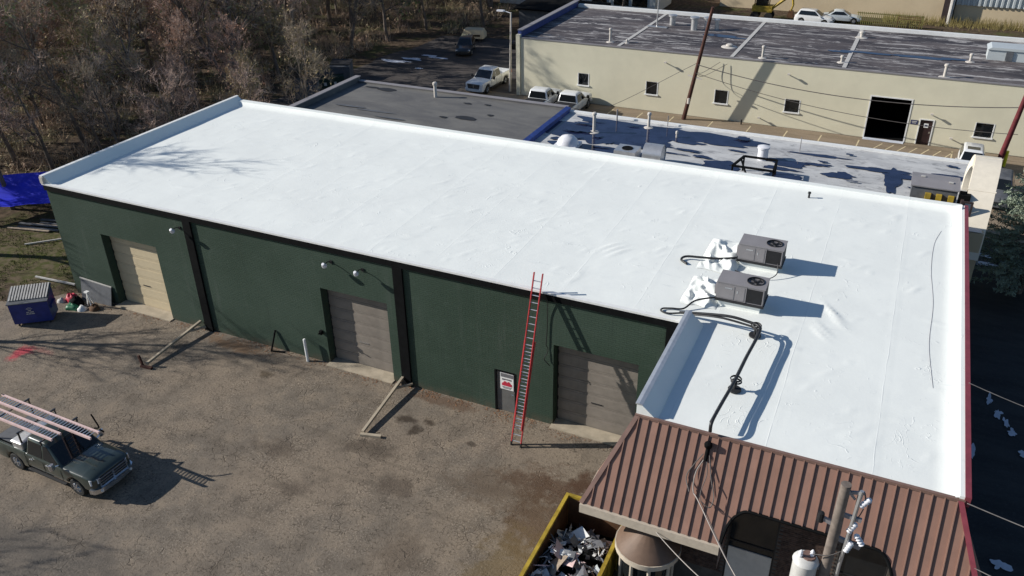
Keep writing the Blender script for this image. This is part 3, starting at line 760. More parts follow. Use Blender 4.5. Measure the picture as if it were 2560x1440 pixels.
# ------------------------------------------------------------------ roof-top units
def hvac(x0, y0, label):
    w, d, h = 1.78, 0.98, 0.80
    t = thing('rooftop_air_conditioner', label, 'air conditioner', (x0+w/2, y0+d/2, ZR), 0, 'air conditioners on the white roof')
    z0 = ZR + 0.30
    m = MB(); m.box(x0+0.08,y0+0.06,ZR-0.02,x0+w-0.10,y0+d-0.06,z0-0.02); m.build('curb', M['membrane'], t)
    m = MB(); m.box(x0-0.04,y0-0.05,z0-0.02,x0+w+0.04,y0+d+0.04,z0+0.07); m.build('base_rail', M['black_metal'], t)
    m = MB(); m.box(x0,y0,z0+0.072,x0+w,y0+d,z0+h-0.04); m.build('cabinet', M['hvac'], t)
    # lid with a round fan hole
    lid = MB(); cx, cy, R_ = x0+w-0.44, y0+d*0.52, 0.31; zt = z0+h
    n = 24; ring = [(cx+R_*math.cos(2*math.pi*i/n), cy+R_*math.sin(2*math.pi*i/n), zt) for i in range(n)]
    sq = []
    X0, X1, Y0, Y1 = x0+w-0.92, x0+w+0.02, y0-0.02, y0+d+0.02
    for i in range(n):
        a = 2*math.pi*i/n; ca, sa = math.cos(a), math.sin(a)
        tx = ((X1-cx)/ca if ca > 1e-6 else ((X0-cx)/ca if ca < -1e-6 else 1e9)); ty = ((Y1-cy)/sa if sa > 1e-6 else ((Y0-cy)/sa if sa < -1e-6 else 1e9))
        tt = min(tx, ty); sq.append((cx+ca*tt, cy+sa*tt, zt))
    lid.add(ring+sq, [(i, n+i, n+(i+1)%n, (i+1)%n) for i in range(n)])
    for (ax, ay) in ((X0,Y0),(X1,Y0),(X1,Y1),(X0,Y1)):
        # fill square corners
        best = sorted(range(n), key=lambda i: (sq[i][0]-ax)**2+(sq[i][1]-ay)**2)[:2]
        p, q = sq[best[0]], sq[best[1]]
        lid.add([(ax,ay,zt),p,q], [(0,1,2)])
    lid.box(x0-0.02,y0-0.02,z0+h-0.04,X0,y0+d+0.02,zt)
    for bx in ((X0,Y0,X1,Y0+0.015),(X0,Y1-0.015,X1,Y1),(X1-0.015,Y0+0.015,X1,Y1-0.015)): lid.box(bx[0],bx[1],z0+h-0.04,bx[2],bx[3],zt-0.001)
    lid.build('lid', M['hvac'], t)
    m = MB(); m.lathe([(R_,zt),(R_,zt+0.03),(R_+0.02,zt+0.03),(R_+0.02,zt)], (cx,cy,0), 24); m.lathe([(R_,zt-0.001),(R_,zt-0.035)], (cx,cy,0), 24)
    fan = m.build('fan_shroud', M['black_metal'], t)
    m = MB()
    for k in range(4):
        a = k*math.pi/2+0.3; m.add([(cx,cy,zt-0.03),(cx+R_*0.9*math.cos(a),cy+R_*0.9*math.sin(a),zt-0.034),(cx+R_*0.9*math.cos(a+0.8),cy+R_*0.9*math.sin(a+0.8),zt-0.02)], [(0,1,2)])
    m.lathe([(0,zt-0.01),(0.07,zt-0.012),(0.07,zt-0.035)], (cx,cy,0), 10)
    m.build('fan_blade', M['plastic'], fan)
    m = MB()
    for rr in (0.1,0.18,0.26): m.lathe([(rr,zt+0.022),(rr+0.008,zt+0.026),(rr+0.008,zt+0.02)], (cx,cy,0), 20)
    for k in range(4):
        a = k*math.pi/4; m.bar((cx-R_*math.cos(a),cy-R_*math.sin(a),zt+0.02),(cx+R_*math.cos(a),cy+R_*math.sin(a),zt+0.02),0.01,0.008)
    m.build('fan_guard', M['black_metal'], fan)
    m = MB(); m.box(x0+w-0.66,y0-0.012,z0+0.12,x0+w-0.06,y0-0.002,z0+h-0.10); m.build('coil', M['hvac_dark'], t)
    m = MB(); m.box(x0+w+0.002,y0+0.08,z0+0.12,x0+w+0.012,y0+d-0.08,z0+h-0.10); m.build('coil', M['hvac_dark'], t)
    m = MB()
    for xx in (x0+w-0.69, x0+w-0.05): m.box(xx,y0-0.02,z0+0.09,xx+0.03,y0-0.003,z0+h-0.06)
    m.build('coil_frame', M['hvac'], t)
    m = MB(); m.box(x0+0.06,y0-0.012,z0+0.12,x0+0.66,y0-0.002,z0+h-0.12); m.box(x0+0.72,y0-0.012,z0+0.12,x0+1.05,y0-0.002,z0+h-0.12); m.build('access_panel', M['hvac'], t)
    m = MB(); m.box(x0+0.30,y0-0.018,z0+0.55,x0+0.58,y0-0.0125,z0+0.60); m.box(x0+0.76,y0-0.018,z0+0.40,x0+0.80,y0-0.0125,z0+0.52); m.build('label_plate', M['alu'], t)
    m = MB(); m.prism([(y0+0.15,z0+0.14),(y0+0.85,z0+0.14),(y0+0.85,z0+0.55),(y0+0.15,z0+0.55)], x0-0.10, x0-0.002, axis='x'); m.build('economiser_hood', M['hvac'], t)
hvac(34.86, 5.15, 'grey rooftop air conditioner farther from the brown mansard, white sheeting beside it')
hvac(34.76, 1.62, 'grey rooftop air conditioner nearer the brown mansard, next to the long black pipe')
# crumpled loose membrane beside the units
def crumple(name, x0, x1, y0, y1, seed, label):
    m = MB(); nx, ny = 34, 40
    vs = []
    for j in range(ny+1):
        for i in range(nx+1):
            u, v = i/nx, j/ny
            e = (1-abs(2*u-1)**4)*(1-abs(2*v-1)**4)
            h = 0.05 + 0.28*u*u + 0.30*(1-abs(mnoise.noise((u*2.1+v*1.5+seed, v*3.4-u, 0.5)))*3.2) + 0.16*(1-abs(mnoise.noise((u*4.6+v*3, v*5.5+seed, 2.5)))*3.0)
            edge = 0.22*mnoise.noise((u*2.5, v*2.5, seed+9))
            vs.append((x0+(x1-x0)*u+edge*(v-0.5), y0+(y1-y0)*v+edge, ZR+0.02+e*max(0.0, h)*0.62))
    m.add(vs, [(j*(nx+1)+i, j*(nx+1)+i+1, (j+1)*(nx+1)+i+1, (j+1)*(nx+1)+i) for j in range(ny) for i in range(nx)])
    tag(m.build(name, M['membrane'], None, smooth=70), label, 'plastic sheet')
crumple('loose_sheeting', 33.45, 34.85, 1.3, 3.7, 3.1, 'crumpled white sheeting left of the nearer air conditioner')
crumple('loose_sheeting', 33.35, 34.95, 4.3, 7.4, 8.4, 'crumpled white sheeting heaped behind and left of the farther air conditioner')
def catpath(pts, n=8):
    P = [Vector(p) for p in pts]; P = [P[0]*2-P[1]] + P + [P[-1]*2-P[-2]]; out = []
    for i in range(1, len(P)-2):
        a, b, c, d = P[i-1:i+3]
        for k in range(n):
            t = k/n; out.append(0.5*((2*b)+(-a+c)*t+(2*a-5*b+4*c-d)*t*t+(-a+3*b-3*c+d)*t**3))
    out.append(P[-2]); return out
z6 = ZR+0.55
GP = thing('gas_pipe', 'long black pipe run on stands crossing the white roof to the brown mansard', 'pipe', (36.6,-3,ZR))
m = MB(); m.tube(catpath([(33.7,0.33,ZR+0.14),(34.6,0.25,ZR+0.35),(35.6,0.12,z6),(36.3,0.02,z6),(36.72,-0.15,z6),(36.80,-0.7,z6),(36.70,-2.2,z6),(36.62,-3.8,z6),(36.5,-5.2,z6),(36.43,-6.2,z6),(36.43,-6.33,z6-0.3)],6), 0.055, 8); m.build('pipe', M['black_metal'], GP, smooth=60)
m = MB(); m.tube(catpath([(34.0,0.30,ZR+0.16),(35.2,0.08,ZR+0.44),(36.25,-0.08,z6-0.08),(36.66,-0.25,z6-0.08),(36.74,-0.8,z6-0.08),(36.65,-2.2,z6-0.08),(36.57,-3.8,z6-0.08),(36.45,-5.2,z6-0.08),(36.38,-6.15,z6-0.08)],6), 0.04, 6); m.build('conduit', M['black_metal'], GP, smooth=60)
for (x, y) in ((36.6,0.0),(36.62,-3.6)):
    m = MB(); m.cyl((x,y,ZR+0.02),(x,y,z6-0.2),0.06,n=8); m.lathe([(0.0,0.02),(0.22,0.03),(0.22,0.09),(0,0.10)], (x,y,ZR), 14); m.lathe([(0.17,z6-0.10),(0.20,z6-0.06),(0.17,z6-0.02)], (x,y,0), 14); m.lathe([(0.15,z6-0.16),(0.19,z6-0.13),(0.15,z6-0.09)], (x+0.03,y-0.05,0), 14)
    m.build('pipe_stand', M['plastic'], GP)
def loop_pipe(name, pts, r, label):
    m = MB(); m.tube(catpath(pts,7), r, 7); tag(m.build(name, M['black_metal'], None, smooth=60), label, 'pipe')
loop_pipe('flexible_conduit', [(34.9,1.75,ZR+0.36),(34.1,1.2,ZR+0.30),(33.75,0.75,ZR+0.10),(33.3,0.62,ZR+0.07),(33.0,0.48,ZR+0.07),(33.0,0.28,ZR+0.07),(33.3,0.20,ZR+0.08),(33.7,0.32,ZR+0.12)], 0.035, 'thin black conduit looping on the roof beside the inner roof corner')
loop_pipe('flexible_conduit', [(34.9,5.35,ZR+0.34),(34.2,5.1,ZR+0.26),(33.4,5.0,ZR+0.2),(32.75,4.95,ZR+0.14),(32.6,4.7,ZR+0.08),(32.9,4.45,ZR+0.06)], 0.05, 'black conduit running left from the farther air conditioner')
loop_pipe('flexible_conduit', [(36.5,5.1,ZR+0.5),(36.55,4.75,ZR+0.2),(36.2,4.45,ZR+0.06),(35.4,4.5,ZR+0.06),(34.8,4.7,ZR+0.06)], 0.02, 'thin black hose lying on the roof between the two air conditioners')
m = MB(); m.cyl((36.61,13.68,ZR),(36.61,13.68,ZR+0.24),0.05,n=10); m.lathe([(0.0,0.34),(0.07,0.32),(0.08,0.24),(0.05,0.22)], (36.61,13.68,ZR), 10); tag(m.build('roof_vent', M['black_metal'], None, smooth=50), 'small black vent pipe near the back edge of the white roof', 'vent')
m = MB(); m.tube([(q.x,q.y,roof_z(q.x,q.y)+0.004) for q in catpath([(42.6,12.2,0),(42.35,10.6,0),(42.3,8,0),(42.45,5,0),(42.4,2,0),(42.6,-0.8,0)],30)], 0.007, 6); tag(m.build('cable', M['hvac'], None, smooth=60), 'thin dark cable lying along the right edge of the white roof', 'cable')

# ------------------------------------------------------------------ wall lamps
def wall_lamp(x, z, label):
    t = thing('wall_lamp', label, 'lamp', (x, -0.0, z), 0, 'lamps on the green wall')
    m = MB(); m.box(x-0.07,-0.04,z-0.08,x+0.07,-0.003,z+0.08); m.build('mount', M['black_metal'], t)
    m = MB(); m.tube(catpath([(x,-0.04,z),(x-0.02,-0.22,z+0.10),(x-0.04,-0.42,z+0.08)],4), 0.022, 6); m.build('arm', M['black_metal'], t)
    m = MB(); m.M = Matrix.Translation((x-0.05,-0.47,z+0.04)) @ Matrix.Rotation(rad(35),4,'X'); m.lathe([(0.0,0.12),(0.07,0.11),(0.11,0.0),(0.12,-0.09),(0.0,-0.07)], (0,0,0), 14); m.build('head', M['porcelain'], t, smooth=50)
wall_lamp(8.75, 5.80, 'white headed wall lamp beside the leftmost black column')
wall_lamp(17.75, 5.80, 'left of the two white wall lamps above the middle overhead door')
wall_lamp(19.45, 5.76, 'right of the two white wall lamps above the middle overhead door')

# ------------------------------------------------------------------ ladders
def ladder(name, p0, p1, side, width, mrail, label, group=None, step=0.305, double=False, rw=0.036):
    p0 = Vector(p0); p1 = Vector(p1); d = (p1-p0); L = d.length; d.normalize()
    s = Vector(side).normalized(); nrm = s.cross(d).normalized()
    t = thing(name, label, 'ladder', tuple(p0), 0, group)
    secs = [(0.0, L, 0.0, width)] if not double else [(0.0, L*0.62, 0.0, width), (L*0.10, L, 0.065, width-0.07)]
    for (a, b, off, w) in secs:
        for q in (-1, 1):
            m = MB(); m.bar(p0+d*a+s*(q*w/2)+nrm*off, p0+d*b+s*(q*w/2)+nrm*off, rw, 0.095, upv=tuple(nrm)); m.build('rail', mrail, t)
        k = a+0.2; src = None
        while k < b-0.08:
            if src is None:
                m = MB(); m.tube([p0+d*k-s*(w/2)+nrm*off, p0+d*k+s*(w/2)+nrm*off], 0.021, 6); src = m.build('rung', M['alu'], t); k0 = k
            else: piece(src, t, tuple(d*(k-k0)))
            k += step
    for q in (-1, 1):
        m = MB(); m.bar(p0-d*0.02+s*(q*(width/2))-Vector((0,0,0.0)), p0+d*0.16+s*(q*(width/2)), 0.05, 0.11, upv=tuple(nrm)); m.build('foot', M['plastic'], t)
    return t
ladder('extension_ladder', (27.8,-1.95,0.03), (28.05,-0.08,7.52), (1,0,0), 0.44, M['ladder_red'], 'tall red extension ladder leaning on the green wall up to the roof', double=True)
m = MB(); m.tube(catpath([(28.45,-0.12,6.35),(28.42,-0.06,5.6),(28.40,-0.05,4.8),(28.36,-0.06,4.15)],6), 0.018, 6); m.tube(catpath([(28.42,-0.05,3.75),(28.3,-0.1,3.45),(28.42,-0.1,3.3),(28.55,-0.08,3.15)],6), 0.018, 6); m.tube(catpath([(28.36,-0.06,4.15),(28.44,-0.03,3.95),(28.42,-0.05,3.75)],4),0.015,6); tag(m.build('hanging_cable', M['black_metal'], None), 'thin black cable hanging down the green wall beside the ladder', 'cable')

# ------------------------------------------------------------------ vehicles
def wheel(parent, x, y, r, w, side, rimmat):
    m = MB(); pr = [(r*0.62,-w/2),(r*0.93,-w/2),(r,-w/2+0.03),(r,w/2-0.03),(r*0.93,w/2),(r*0.62,w/2)]
    m.lathe(pr, (x,y,r), 22, axis='y'); ty = m.build('wheel', M['rubber'], parent, smooth=40, world=False)
    m = MB(); s = side
    m.lathe([(r*0.63,s*(w/2-0.01)),(r*0.58,s*(w/2-0.015)),(r*0.55,s*(w/2-0.06)),(0.02,s*(w/2-0.05))], (x,y,r), 22, axis='y')
    for k in range(5):
        a = 2*math.pi*k/5
        m.bar((x,y+s*(w/2-0.02),r),(x+r*0.58*math.cos(a),y+s*(w/2-0.03),r+r*0.58*math.sin(a)),0.05,0.075,upv=(0,1,0))
    m.lathe([(0.0,s*(w/2+0.005)),(0.06,s*(w/2)),(0.07,s*(w/2-0.03))], (x,y,r), 12, axis='y')
    m.build('rim', rimmat, ty, smooth=40, world=False)
def rrect(x0, x1, w, r, z, n=4, crown=0.0):
    pts = []
    for (cx, cy, a0) in ((x1-r,w-r,0),(x0+r,w-r,90),(x0+r,-(w-r),180),(x1-r,-(w-r),270)):
        for k in range(n+1):
            a = rad(a0+90*k/n); pts.append((cx+r*math.cos(a), cy+r*math.sin(a), z))
    return pts
def body_loft(stations, axles, ra, wz, zb, hollow=None):
    """stations: (x, halfwidth, ztop, zcentre)"""
    xs = sorted({s[0] for s in stations} | {ax + ra*math.cos(rad(a)) for ax in axles for a in range(0,181,15)})
    xs = [x for x in xs if stations[0][0] <= x <= stations[-1][0]]
    def interp(x):
        for a, b in zip(stations, stations[1:]):
            if a[0] <= x <= b[0]:
                t = (x-a[0])/(b[0]-a[0]) if b[0] > a[0] else 0
                return [a[i]+(b[i]-a[i])*t for i in range(1,4)]
        return stations[-1][1:]
    rings = []
    for x in xs:
        w, zt, zc = interp(x)
        arch = zb
        for ax in axles:
            if abs(x-ax) < ra+1e-6: arch = max(arch, wz+math.sqrt(max(0, ra*ra-(x-ax)**2)))
        mid = max(0.62*zt, arch+0.03)
        half = [(w-0.34, max(zb, arch)), (w-0.03, max(zb+0.04, arch)), (w, mid), (w-0.02, zt-0.10), (w-0.05, zt-0.03)]
        if hollow is None: half += [(w-0.13, zt), (w*0.5, zc)]
        else: half += [(w-0.07, zt), (w-0.14, zt), (w-0.15, hollow)]
        ring = [(x, 0, zb)] + [(x, y, z) for y, z in half] + ([(x,0,zc)] if hollow is None else [(x,0,hollow)]) + [(x, -y, z) for y, z in reversed(half)]
        rings.append(ring)
    return rings
def pickup(name, label, loc, rz, paint, cover=None, rack=False, group=None, ram=False):
    t = thing(name, label, 'pickup truck', loc, rz, group)
    R_, W = 0.40, 0.99
    AX = (-1.78, 1.79); ra = 0.50; wz = 0.40; zb = 0.36
    B = lambda m, n, mt, sm=50, par=None: m.build(n, mt, par or t, smooth=sm, world=False)
    # front clip and cab lower body
    m = MB(); m.loft(body_loft([(-1.015,W,1.17,1.14),(-1.005,W,1.17,1.14),(-0.97,W,1.17,1.14),(0.98,W,1.17,1.16),(1.25,W,1.17,1.26),(1.8,W,1.16,1.27),(2.3,W-0.01,1.15,1.24),(2.55,W-0.03,1.13,1.20),(2.70,W-0.06,1.10,1.15),(2.80,W-0.12,1.05,1.09),(2.84,W-0.24,0.98,1.02)], AX, ra, wz, zb)); body = subdiv(B(m, 'body', paint))
    # cab
    zb_, zt_ = 1.14, 1.88
    def xf(z): return 1.22 + (0.36-1.22)*(z-zb_)/(zt_-zb_)
    def xr(z): return -0.97 + 0.16*(z-zb_)/(zt_-zb_)
    def hw(z): return 0.945 + (0.77-0.945)*(z-zb_)/(zt_-zb_)
    rings = [rrect(xr(z),xf(z),hw(z),0.12,z) for z in (zb_, zt_)]
    rings += [rrect(xr(zt_)+0.06,xf(zt_)-0.08,hw(zt_)-0.05,0.12,zt_+0.045), rrect(xr(zt_)+0.25,xf(zt_)-0.3,hw(zt_)-0.25,0.12,zt_+0.07)]
    m = MB(); m.loft(rings); B(m, 'cab', paint, 60)
    # glass
    e = 0.012; m = MB(); za, zc = 1.20, 1.80
    m.add([(xf(za)+e,hw(za)-0.08,za),(xf(za)+e,-hw(za)+0.08,za),(xf(zc)+e,-hw(zc)+0.06,zc),(xf(zc)+e,hw(zc)-0.06,zc)], [(0,1,2,3)]); B(m,'windscreen',M['glass'],None)
    m = MB(); m.add([(xr(za)-e,hw(za)-0.14,za+0.05),(xr(za)-e,-hw(za)+0.14,za+0.05),(xr(zc)-e,-hw(zc)+0.12,zc),(xr(zc)-e,hw(zc)-0.12,zc)], [(3,2,1,0)]); B(m,'rear_window',M['glass'],None)
    for s in (-1, 1):
        for (xa, xb_, xc, xd) in ((0.12, xf(za)-0.16, xf(zc)-0.10, 0.12), (-0.80, 0.04, 0.04, -0.72)):
            m = MB(); m.add([(xa,s*(hw(za)+e),za),(xb_,s*(hw(za)+e),za),(xc,s*(hw(zc)+e),zc),(xd,s*(hw(zc)+e),zc)], [(0,1,2,3)] if s < 0 else [(3,2,1,0)]); B(m,'side_window',M['glass'],None)
        m = MB()
        for xx in (1.10, 0.08, -0.93): m.box(xx-0.006, s*W-0.004, 0.50, xx+0.006, s*W+0.004, 1.06)
        B(m,'door_gap',M['black'],None)
        for xx in (0.22, -0.72):
            m = MB(); m.box(xx,s*(W+0.012)-0.014,0.95,xx+0.2,s*(W+0.012)+0.014,0.99); B(m,'door_handle',M['chrome'] if ram else paint,None)
        # mirror
        m = MB(); m.tube([(0.98,s*0.93,1.22),(0.96,s*1.10,1.26)],0.035,6); m.M = Matrix.Translation((0.96,s*1.19,1.30)); m.loft([rrect(-0.07,0.07,0.10,0.04,-0.13,2), rrect(-0.08,0.09,0.12,0.05,0.0,2), rrect(-0.06,0.06,0.10,0.04,0.14,2)]); B(m,'mirror',M['chrome'] if ram else M['plastic'],40)
        # lamps
        m = MB(); m.loft([[(2.60,s*0.92,0.80),(2.60,s*0.92,1.04),(2.76,s*0.66,1.03),(2.78,s*0.66,0.80)],[(2.70,s*0.945,0.80),(2.68,s*0.94,1.04),(2.835,s*0.68,1.02),(2.85,s*0.68,0.80)]]); B(m,'headlight',M['lens'],40)
        m = MB(); m.box(-3.035,s*0.93-0.05,0.85,-2.98,s*0.93+0.05,1.12); B(m,'tail_light',M['red_lens'],None)
        m = MB(); m.box(-1.0,s*0.98-0.06,0.34,1.2,s*0.98+0.06,0.39); B(m,'running_board',M['plastic'],None)
        for ax in AX: wheel(t, ax, s*(W-0.15), R_, 0.27, s, M['chrome'])
    # bed
    m = MB(); m.loft(body_loft([(-3.0,W-0.03,1.17,1.0),(-2.85,W,1.18,1.0),(-1.02,W,1.18,1.0)], AX, ra, wz, zb, hollow=0.72), caps=True)
    m.box(-2.98,-0.84,0.73,-2.93,0.84,1.16); m.box(-1.08,-0.84,0.73,-1.03,0.84,1.15); B(m,'bed',paint)
    if cover:
        m = MB(); m.box(-2.96,-0.86,1.185,-1.05,0.86,1.225); bc = B(m,'bed_cover',cover,None)
        m = MB()
        for xx in (-2.35,-1.70): m.box(xx-0.008,-0.85,1.226,xx+0.008,0.85,1.229)
        B(m,'cover_seam',M['black'],None,bc)
    m = MB(); m.box(-3.04,-0.80,0.60,-3.001,0.80,1.14); B(m,'tailgate',paint,None)
    m = MB(); m.loft([rrect(-3.20,-3.05,0.95,0.06,0.42), rrect(-3.20,-3.05,0.95,0.06,0.60)]); B(m,'rear_bumper',M['chrome'],40)
    # grille and bumper
    m = MB(); m.prism([(-0.58,0.60),(0.58,0.60),(0.67,1.03),(-0.67,1.03)], 2.74, 2.85, axis='x'); g = B(m,'grille',M['plastic'],None)
    m = MB()
    if ram:
        for z in (0.62,0.74,0.86,0.98): m.box(2.851,-0.62,z-0.024,2.885,0.62,z+0.024)
        m.box(2.851,-0.67,0.62,2.88,-0.61,1.03); m.box(2.851,0.61,0.62,2.88,0.67,1.03)
    else:
        for z in (0.66,0.80,0.93): m.box(2.851,-0.60,z-0.012,2.86,0.60,z+0.012)
    m.box(2.851,-0.04,0.64,2.874,0.04,0.98)
    B(m,'grille_bar',M['chrome'],None,g)
    m = MB(); m.loft([[(2.58,1.0,z0),(2.80,0.95,z0),(2.95,0.72,z0),(3.01,0.0,z0),(2.95,-0.72,z0),(2.80,-0.95,z0),(2.58,-1.0,z0),(2.6,-0.5,z0),(2.6,0.5,z0)] for z0 in (0.40,0.60)]); B(m,'front_bumper',M['chrome'] if ram else paint,30)
    m = MB(); m.box(2.62,-0.75,0.30,2.90,0.75,0.398); B(m,'air_dam',M['plastic'],None)
    for s in (-1,1):
        m = MB(); m.cyl((2.88,s*0.70,0.50),(2.965,s*0.70,0.50),0.06,n=10); B(m,'fog_lamp',M['lens'],None)
    for s in (-1,1): m = MB(); m.bar((1.35,s*0.52,1.25),(2.45,s*0.46,1.21),0.02,0.02); B(m,'hood_crease',paint,None)
    # wipers
    m = MB(); m.bar((xf(1.17)+0.03,0.1,1.185),(xf(1.3)+0.03,0.62,1.30),0.02,0.02); m.bar((xf(1.17)+0.03,-0.55,1.185),(xf(1.3)+0.03,0.0,1.30),0.02,0.02); B(m,'wiper',M['plastic'],None)
    if rack:
        m = MB(); m.loft([rrect(-1.75,-1.12,0.90,0.05,1.19),rrect(-1.77,-1.10,0.92,0.05,1.50),rrect(-1.72,-1.15,0.86,0.05,1.54)]); B(m,'tool_box',M['alu'],40)
        m = MB(); m.box(-2.92,-0.80,1.19,-1.82,0.80,1.22); B(m,'bed_lid',M['bin_grey'],None)
        zr = 2.02
        for s in (-1,1):
            for x, z0 in ((-2.75,1.18),(-1.15,1.18),(0.18,1.86)): m = MB(); m.bar((x,s*0.84,z0),(x,s*0.84,zr),0.055,0.055); B(m,'rack_post',M['paint_black'],None)
        for x in (-2.75,-1.15,0.18): m = MB(); m.bar((x,-0.90,zr+0.031),(x,0.90,zr+0.031),0.06,0.05); B(m,'rack_bar',M['paint_black'],None)
    return t
TR = (11.38, -10.72, 0.0); TRZ = rad(-1.5)
pickup('pickup_truck', 'dark green pickup truck carrying pink ladders on a rack in the cracked lot', TR, TRZ, M['truck_green'], rack=True, ram=True)
Rz = Matrix.Rotation(TRZ, 3, 'Z')
def tp(x, y, z): return tuple(Vector(TR) + Rz @ Vector((x,y,z)))
lad = [(-3.6,1.86,0.62), (-4.2,0.55,0.05)]
ladder('roof_ladder', tp(-3.9,0.30,2.15), tp(1.95,0.30,2.15), tuple(Rz @ Vector((0,1,0))), 0.40, M['ladder_pink'], 'pink ladder on the truck rack, the one reaching over the hood', step=0.17, rw=0.075)
ladder('roof_ladder', tp(-4.6,-0.42,2.15), tp(0.62,-0.42,2.15), tuple(Rz @ Vector((0,1,0))), 0.40, M['ladder_pink'], 'pink ladder on the truck rack, the one nearer the camera', step=0.17, rw=0.075)
m = MB(); m.tube(catpath([tp(1.5,0.64,2.12),tp(1.72,0.70,2.2),tp(1.55,0.74,2.45),tp(1.35,0.78,2.68)],5), 0.03, 6); m.tube([tp(1.75,0.68,2.12),tp(1.9,0.74,2.0)],0.035,6); tag(m.build('tie_down_strap', M['black'], None), 'black strap end sticking up from the ladders over the truck hood', 'strap')
pickup('white_pickup', 'white pickup truck parked nose on behind the dark flat roof', (3.4,45.0,0), rad(-93), M['truck_white'], group='white pickups')
pickup('white_pickup', 'white pickup truck with dark bed cover, left of the pair by the cream wall', (10.75,40.85,0), rad(91), M['truck_white'], cover=M['plastic'], group='white pickups')
pickup('white_pickup', 'white pickup truck with dark bed cover, right of the pair by the cream wall', (13.6,40.85,0), rad(90), M['truck_white'], cover=M['plastic'], group='white pickups')
def sedan(name, label, loc, rz, paint, suv=False, cat='car', group=None, sunroof=False):
    t = thing(name, label, cat, loc, rz, group)
    W = 0.90; AX = (-1.36, 1.38); zb = 0.26; h = 1.62 if suv else 1.42; zs = 0.98 if suv else 0.90
    B = lambda m, n, mt, sm=35, par=None: m.build(n, mt, par or t, smooth=sm, world=False)
    m = MB(); m.loft(body_loft([(-2.28,W-0.16,zs-0.12,zs-0.08),(-2.15,W-0.06,zs-0.03,zs),(-1.6,W,zs,zs+0.02),(0.7,W,zs-0.01,zs+0.02),(1.3,W-0.01,zs-0.08,zs+0.0),(1.95,W-0.06,zs-0.17,zs-0.10),(2.2,W-0.14,zs-0.26,zs-0.2),(2.28,W-0.24,zs-0.36,zs-0.32)], AX, 0.39, 0.31, zb)); B(m,'body',paint)
    z0, z1 = zs-0.01, h-0.06
    fx = lambda z: 1.0+(0.12-1.0)*(z-z0)/(z1-z0); rx = lambda z: (-2.1+0.35*(z-z0)/(z1-z0)) if suv else (-1.75+0.8*(z-z0)/(z1-z0)); hw = lambda z: 0.84-0.2*(z-z0)/(z1-z0)
    m = MB(); m.loft([rrect(rx(z0),fx(z0),hw(z0),0.15,z0),rrect(rx(z1),fx(z1),hw(z1),0.12,z1),rrect(rx(z1)+0.1,fx(z1)-0.15,hw(z1)-0.1,0.1,h)]); B(m,'cabin',paint,40)
    e = 0.012; za, zc = z0+0.06, z1-0.05
    for (f, sg, nm) in ((fx,1,'windscreen'),(rx,-1,'rear_window')):
        m = MB(); m.add([(f(za)+sg*e,hw(za)-0.09,za),(f(za)+sg*e,-hw(za)+0.09,za),(f(zc)+sg*e,-hw(zc)+0.07,zc),(f(zc)+sg*e,hw(zc)-0.07,zc)], [(0,1,2,3)] if sg > 0 else [(3,2,1,0)]); B(m,nm,M['glass'],None)
    for s in (-1,1):
        m = MB(); m.add([(rx(za)+0.25,s*(hw(za)+e),za),(fx(za)-0.25,s*(hw(za)+e),za),(fx(zc)-0.12,s*(hw(zc)+e),zc),(rx(zc)+0.15,s*(hw(zc)+e),zc)], [(0,1,2,3)] if s < 0 else [(3,2,1,0)]); B(m,'side_window',M['glass'],None)
        m = MB(); m.M = Matrix.Translation((0.78,s*0.99,zs+0.06)); m.loft([rrect(-0.06,0.06,0.09,0.03,-0.07,2),rrect(-0.06,0.06,0.09,0.03,0.07,2)]); B(m,'mirror',paint,40)
        m = MB(); m.box(2.05,s*0.68-0.14,zs-0.34,2.21,s*0.68+0.10,zs-0.23); B(m,'headlight',M['lens'],None)
        m = MB(); m.box(-2.27,s*0.66-0.12,zs-0.25,-2.18,s*0.66+0.12,zs-0.12); B(m,'tail_light',M['red_lens'],None)
        for ax in AX: wheel(t, ax, s*(W-0.12), 0.32, 0.21, s, M['alu'])
    if sunroof:
        m = MB(); m.box(-0.75,-0.42,h+0.002,-0.1,0.42,h+0.008); B(m,'sunroof',M['glass'],None)
    m = MB(); m.box(2.2,-0.45,zs-0.46,2.30,0.45,zs-0.34); B(m,'grille',M['plastic'],None)
    return t
sedan('white_car', 'white car with a dark sunroof parked behind the big beige duct', (45.35,39.3,0), rad(-92), M['truck_white'], suv=True, sunroof=True)
sedan('dark_car', 'grey car half hidden by the spruce at the right', (47.0,34.6,0), rad(-95), M['bin_grey'], suv=True)
sedan('far_car', 'small black car parked in the rear yard near the snow', (-4.9,56.2,0), rad(-70), M['paint_black'], suv=True)

# ------------------------------------------------------------------ skips and bins
RO = thing('roll_off_skip', 'yellow roll-off skip full of torn roofing scrap beside the mansard corner', 'skip', (32.7,-8.6,0))
rx0, rx1, ry0, ry1, rh = 31.52, 33.88, -11.6, -5.5, 1.75
m = MB(); m.box(rx0,ry0,0.22,rx1,ry1,0.30); m.build('floor', M['rust'], RO)
m = MB(); m.box(rx0,ry0,0.302,rx0+0.05,ry1,rh-0.06); m.build('side_panel', M['yellow'], RO)
m = MB(); m.box(rx1-0.05,ry0,0.302,rx1,ry1,rh-0.06); m.build('side_panel', M['yellow'], RO)
m = MB(); m.box(rx0+0.052,ry1-0.05,0.302,rx1-0.052,ry1,rh-0.06); m.build('end_panel', M['yellow'], RO)
m = MB(); m.box(rx0+0.052,ry0,0.302,rx1-0.052,ry0+0.05,rh-0.06); m.build('end_panel', M['yellow'], RO)
